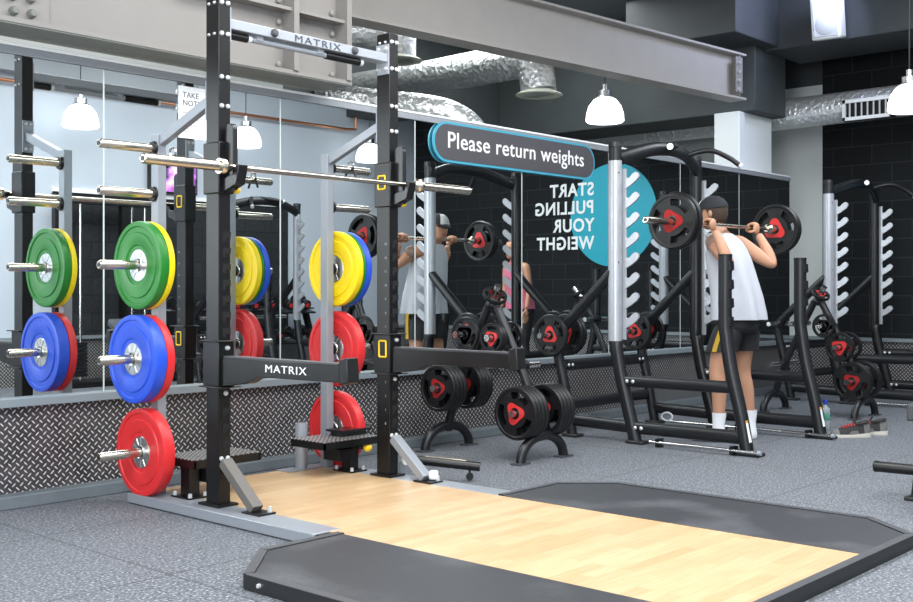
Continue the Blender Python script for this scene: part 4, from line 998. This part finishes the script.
edges = [('pelvis', 'waist'), ('waist', 'chest'), ('chest', 'upchest'), ('upchest', 'neck'), ('neck', 'skull'), ('upchest', 'shl'), ('shl', 'ell'), ('ell', 'wrl'), ('upchest', 'shr'), ('shr', 'elr'), ('elr', 'wrr'), ('pelvis', 'hpl'), ('hpl', 'knl'), ('knl', 'cal'), ('cal', 'anl'), ('pelvis', 'hpr'), ('hpr', 'knr'), ('knr', 'car'), ('car', 'anr')]
mb = MB().add_mesh(skin_mesh(nodes, edges, 'pelvis'))
for f in mb.bm.faces: f.smooth = True
WH = Vector((0, .1, 1.575)); head_into(mb, WH, Matrix.Identity(3), .95); hang_hand(mb, (-.226, .095, .87)); hang_hand(mb, (.226, .095, .87))
mb.build('body', ['skin', 'eye', 'lip'], wom, sharp=80)
MB().loft([ring(0, y, z, a, b, 28, .004, z * 4) for z, y, a, b in ((.88, -.02, .2, .16), (1.0, -.01, .185, .145), (1.12, .01, .17, .135), (1.25, .04, .172, .135), (1.34, .05, .165, .12), (1.40, .055, .13, .09), (1.43, .06, .085, .065))], cap=(False, False)).build('pink_top', 'pink', wom, sharp=80)
mb = MB().loft([ring(0, -.02, z, a, b, 24) for z, a, b in ((1.0, .15, .12), (.9, .185, .145), (.8, .18, .13))], cap=(True, True))
for s_ in (-1, 1): mb.loft([ring(s_ * x, y, z, r, r, 18) for x, y, z, r in ((.09, -.02, .86, .102), (.098, .0, .66, .088), (.1, .02, .48, .066), (.1, 0, .34, .060), (.1, 0, .14, .044))], cap=(True, True))
mb.build('leggings', 'shorts', wom, sharp=80)
MB().loft([[WH + Vector((hw * math.cos(t_), -.018 + dp * math.sin(t_), z)) for t_ in [2 * PI * j / 20 for j in range(20)]] for z, hw, dp in ((-.06, .05, .06), (0, .078, .088), (.05, .08, .095), (.09, .066, .085), (.118, .03, .04))]).ball(WH + Vector((0, -.13, .03)), .045).build('hair', 'hair', wom, sharp=80)
for s_ in (-1, 1):
    MB().loft([[Vector((s_ * .1 + hw * math.cos(t_), yy, max(0, hz + hh * math.sin(t_)))) for t_ in [2 * PI * j / 14 for j in range(14)]] for yy, hw, hh, hz in ((-.07, .02, .02, .03), (-.05, .036, .04, .04), (0, .04, .05, .05), (.08, .045, .035, .035), (.14, .045, .025, .026), (.17, .025, .014, .018))]).build('shoe', 'shoe', wom, sharp=80)

# ================================================================== SHOES AND BOTTLE
def shoe(x, y, rz, label):
    t = thing('running_shoe', (x, y, 0), label, 'shoe', 'pair of running shoes')
    t.rotation_euler = (0, 0, rz); ORG[t.name] = Vector((0, 0, 0))
    sec = [(-.145, .024, .04, .10), (-.13, .036, .05, .118), (-.09, .042, .06, .114), (-.04, .042, .062, .106), (.0, .044, .055, .096), (.05, .047, .045, .08), (.10, .046, .034, .067), (.135, .036, .026, .055), (.152, .02, .02, .04)]
    rings = []
    for yy, hw, mz, tz in sec:
        r_ = []
        for j in range(16):
            a = 2 * PI * j / 16; ca, sa = math.cos(a), math.sin(a)
            z = .022 + (tz - .022) * max(0, sa) if sa > 0 else .022 + .004 * sa
            r_.append(Vector((hw * ca * (1 - .35 * max(0, sa)), yy, z)))
        rings.append(r_)
    MB().loft(rings[2:7]).build('upper', 'shoe', t, sharp=60)
    MB().loft(rings[6:]).build('toe_cap', 'shoeg', t, sharp=60)
    MB().loft(rings[:3]).build('heel_counter', 'shoeg', t, sharp=60)
    srings = [[Vector((hw * 1.06 * ca, yy * 1.02, zz)) for ca, zz in ((-1, .001), (1, .001), (1.03, .012), (.97, .025 + .012 * max(0, -yy / .15)), (-.97, .025 + .012 * max(0, -yy / .15)), (-1.03, .012))] for yy, hw, mz, tz in sec]
    MB().loft(srings).build('sole', 'sole', t, sharp=40)
    MB().tube([Vector((.03 * math.cos(a), -.085 + .05 * math.sin(a), .108 + .012 * math.sin(a) * -1)) for a in [2 * PI * k / 16 for k in range(17)]], .008, 8, cap=False).build('collar', 'shoe', t)
    mb = MB()
    for k in range(5): mb.tube([(-.026, -.02 + k * .02, .092 - k * .0045), (0, -.018 + k * .02, .106 - k * .006), (.026, -.016 + k * .02, .092 - k * .0045)], .004, 6)
    mb.build('laces', 'lace', t)
    for s_ in (-1, 1): MB().prism([(s_ * .0425, -.05, .03), (s_ * .044, .03, .028), (s_ * .039, .012, .05), (s_ * .0395, -.035, .055)], (s_ * .002, 0, 0)).build('side_panel', 'shoeg', t)
    MB().prism([(-.018, -.025, .10), (.018, -.025, .10), (.014, -.045, .142), (-.014, -.045, .142)], (0, .008, .004)).build('tongue', 'shoe', t)
    return t
shoe(8.10, 3.33, R(46), 'black and grey running shoe with red laces on the floor, toe pointing left')
shoe(8.33, 3.30, R(30), 'black and grey running shoe behind its pair, heel to the right')
t = thing('water_bottle', (8.27, 3.60, 0), 'clear plastic water bottle with a blue cap beside the squat rack foot', 'bottle')
MB().lathe([(0, 0), (.03, 0), (.035, .008), (.035, .075), (.032, .085), (.035, .095), (.035, .15), (.028, .185), (.014, .205), (.013, .215), (0, .215)], (8.27, 3.60, 0), n=20).build('bottle_body', 'bottle', t)
MB().lathe([(0, .25), (.014, .25), (.016, .245), (.016, .215), (0, .215)], (8.27, 3.60, 0), n=16).build('bottle_cap', 'bluecap', t)
MB().lathe([(.0355, .095), (.0362, .097), (.0362, .145), (.0355, .147)], (8.27, 3.60, 0), n=20).build('bottle_label', 'green_lbl', t)

# ================================================================== BENCH at the right edge
t = thing('weight_bench', (5.98, 1.75, 0), 'grey padded weight bench with black frame, cut by the right edge of the photo', 'bench')
MB().tube([(5.93, 2.08, .0), (5.94, 2.06, .16), (5.98, 2.02, .33), (6.0, 1.95, .36), (6.03, 1.0, .36)], .036, 14, 0, 4, rb=.03).build('frame', 'iron', t)
MB().tube([(6.03, 1.02, .36), (6.05, .95, .2), (6.05, .92, 0)], .034, 12, 0, 4).build('rear_leg', 'iron', t)
MB().tube([(5.92, 2.30, .152), (5.94, 2.06, .152)], .029, 16).lathe([(0, -.01), (.026, -.006), (.031, 0), (.031, .012)], (5.92, 2.30, .152), (.08, -1, 0), 16).build('foot_bar', 'black', t)
MB().box((5.93, 2.08, .01), (.16, .09, .02)).build('foot', 'mat_edge', t, bevel=.006)
MB().box((6.05, .92, .01), (.3, .08, .02)).build('foot', 'mat_edge', t, bevel=.006)
MB().box((6.01, 1.94, .46), (.28, .36, .09), rz=R(2)).build('seat_pad', 'seatpad', t, bevel=.01)
MB().box((6.02, 1.3, .60), (.28, .95, .085), rz=R(2), rx=R(-22)).build('back_pad', 'seatpad', t, bevel=.025)
MB().bar((5.98, 2.0, .36), (5.98, 2.0, .44), .05, .05).bar((6.02, 1.3, .36), (6.02, 1.3, .56), .05, .05).build('pad_post', 'iron', t)

# ================================================================== OPPOSITE SIDE (mirror only)
t = thing('dumbbell_rack', (8.8, -.85, 0), 'black two tier dumbbell rack along the opposite wall, seen in the mirror', 'dumbbell rack')
for X in (7.65, 9.95):
    MB().bar((X, -.6, .0), (X, -.95, 1.0), .06, .08).bb((X - .03, -1.1, 0), (X + .03, -.5, .05)).build('end_frame', 'black', t)
TZ = ((.42, -.70), (.82, -.84))
for z, y in TZ:
    MB().box((8.8, y, z), (2.4, .26, .02), rx=R(-14)).build('shelf', 'iron', t)
    for dy in (-.08, .08): MB().tube([(7.6, y + dy, z + .03), (10.0, y + dy, z + .03)], .014, 8).build('rail', 'chrome', t)
db0 = None
k = 0
for z, y in TZ:
    for i in range(8):
        X = 7.8 + i * .29
        if db0 is None:
            db0 = thing('dumbbell', (X, y, z + .11), '', 'dumbbell', 'dumbbells on the opposite rack')
            for s_ in (-1, 1):
                hd = MB().lathe([(0, .055), (.06, .055), (.068, .062), (.068, .15), (.06, .158), (0, .158)], (X, y, z + .11), (0, s_, 0), 18).build('head', 'rubber', db0)
                MB().lathe([(0, .158), (.032, .158), (.032, .161), (0, .161)], (X, y, z + .11), (0, s_, 0), 16).build('end_disc', 'redpl', hd)
            MB().tube([(X, y - .06, z + .11), (X, y + .06, z + .11)], .015, 10).build('handle', 'chrome', db0)
            d = db0
        else:
            d = copy_tree(db0); d.location = (X, y, z + .11)
        d.rotation_euler = (R(-14), 0, 0)
        d['label'] = 'black dumbbell with red ends, %s tier of the opposite rack, %s from its near end' % ('lower' if z < .6 else 'upper', ('first', 'second', 'third', 'fourth', 'fifth', 'sixth', 'seventh', 'eighth')[i])
# cable machine
t = thing('cable_machine', (7.0, -.55, 0), 'tall cable machine with chrome guide rods by the opposite wall, seen in the mirror', 'exercise machine')
for X in (6.3, 7.15):
    MB().bb((X - .04, -.95, 0), (X + .04, -.87, 2.15)).build('column', 'black', t)
    for dx in (-.09, .09): MB().tube([(X + dx + .2, -.9, .05), (X + dx + .2, -.9, 2.1)], .016, 10).build('guide_rod', 'chrome', t)
    for k in range(8): MB().bb((X + .06, -.97, .1 + k * .05), (X + .34, -.83, .145 + k * .05)).build('stack_plate', 'iron', t)
MB().bb((6.26, -.97, 2.1), (7.5, -.85, 2.2)).build('top_beam', 'black', t)
MB().bb((6.26, -1.0, 0), (7.5, -.5, .06)).build('base', 'black', t)

# ================================================================== LIGHT
def area(loc, size, energy, rot=(0, 0, 0), col=(1, 1, 1), sy=None):  # unseen area lamp added as fill light, no fixture modelled
    l = bpy.data.lights.new('fill_light', 'AREA'); l.energy = energy; l.shape = 'RECTANGLE'; l.size = size; l.size_y = sy or size; l.color = col
    o = bpy.data.objects.new('fill_light', l); COL.objects.link(o); o.location = loc; o.rotation_euler = rot; return o
for x, e_ in ((.5, 190), (3.2, 150), (5.9, 120), (8.6, 120)):
    area((x, 1.6, 4.15), 2.2, e_, col=(.95, .98, 1), sy=2.6)
area((4.2, 3.7, 4.15), 2.0, 110, col=(1, .98, .95), sy=1.0)
area((9.5, 2.6, 4.1), 1.6, 70, col=(.85, .92, 1))
area((3.2, 6.3, 4.0), 3.0, 60, sy=.7)  # added fill to brighten the wall behind the girder gap
area((10.35, 4.35, 4.1), .4, 24, rot=(R(80), 0, 0), col=(.62, .68, 1))  # small bluish lamp added to tint the bulkhead face
area((8.5, 7.3, 4.2), 3.0, 110, col=(.95, 1, 1), sy=1.6)
area((-1.7, 1.5, 2.2), 3.0, 290, rot=(0, R(-90), 0), col=(.95, .97, 1))  # sideways fill added at the near end to lift the left floor
w = bpy.data.worlds.new('world'); bpy.context.scene.world = w; w.use_nodes = True
w.node_tree.nodes['Background'].inputs[0].default_value = (.8, .9, 1, 1); w.node_tree.nodes['Background'].inputs[1].default_value = .1
vs = bpy.context.scene.view_settings
vs.view_transform = 'Standard'; vs.look = 'None'; vs.exposure = 0.0; vs.gamma = 1.0
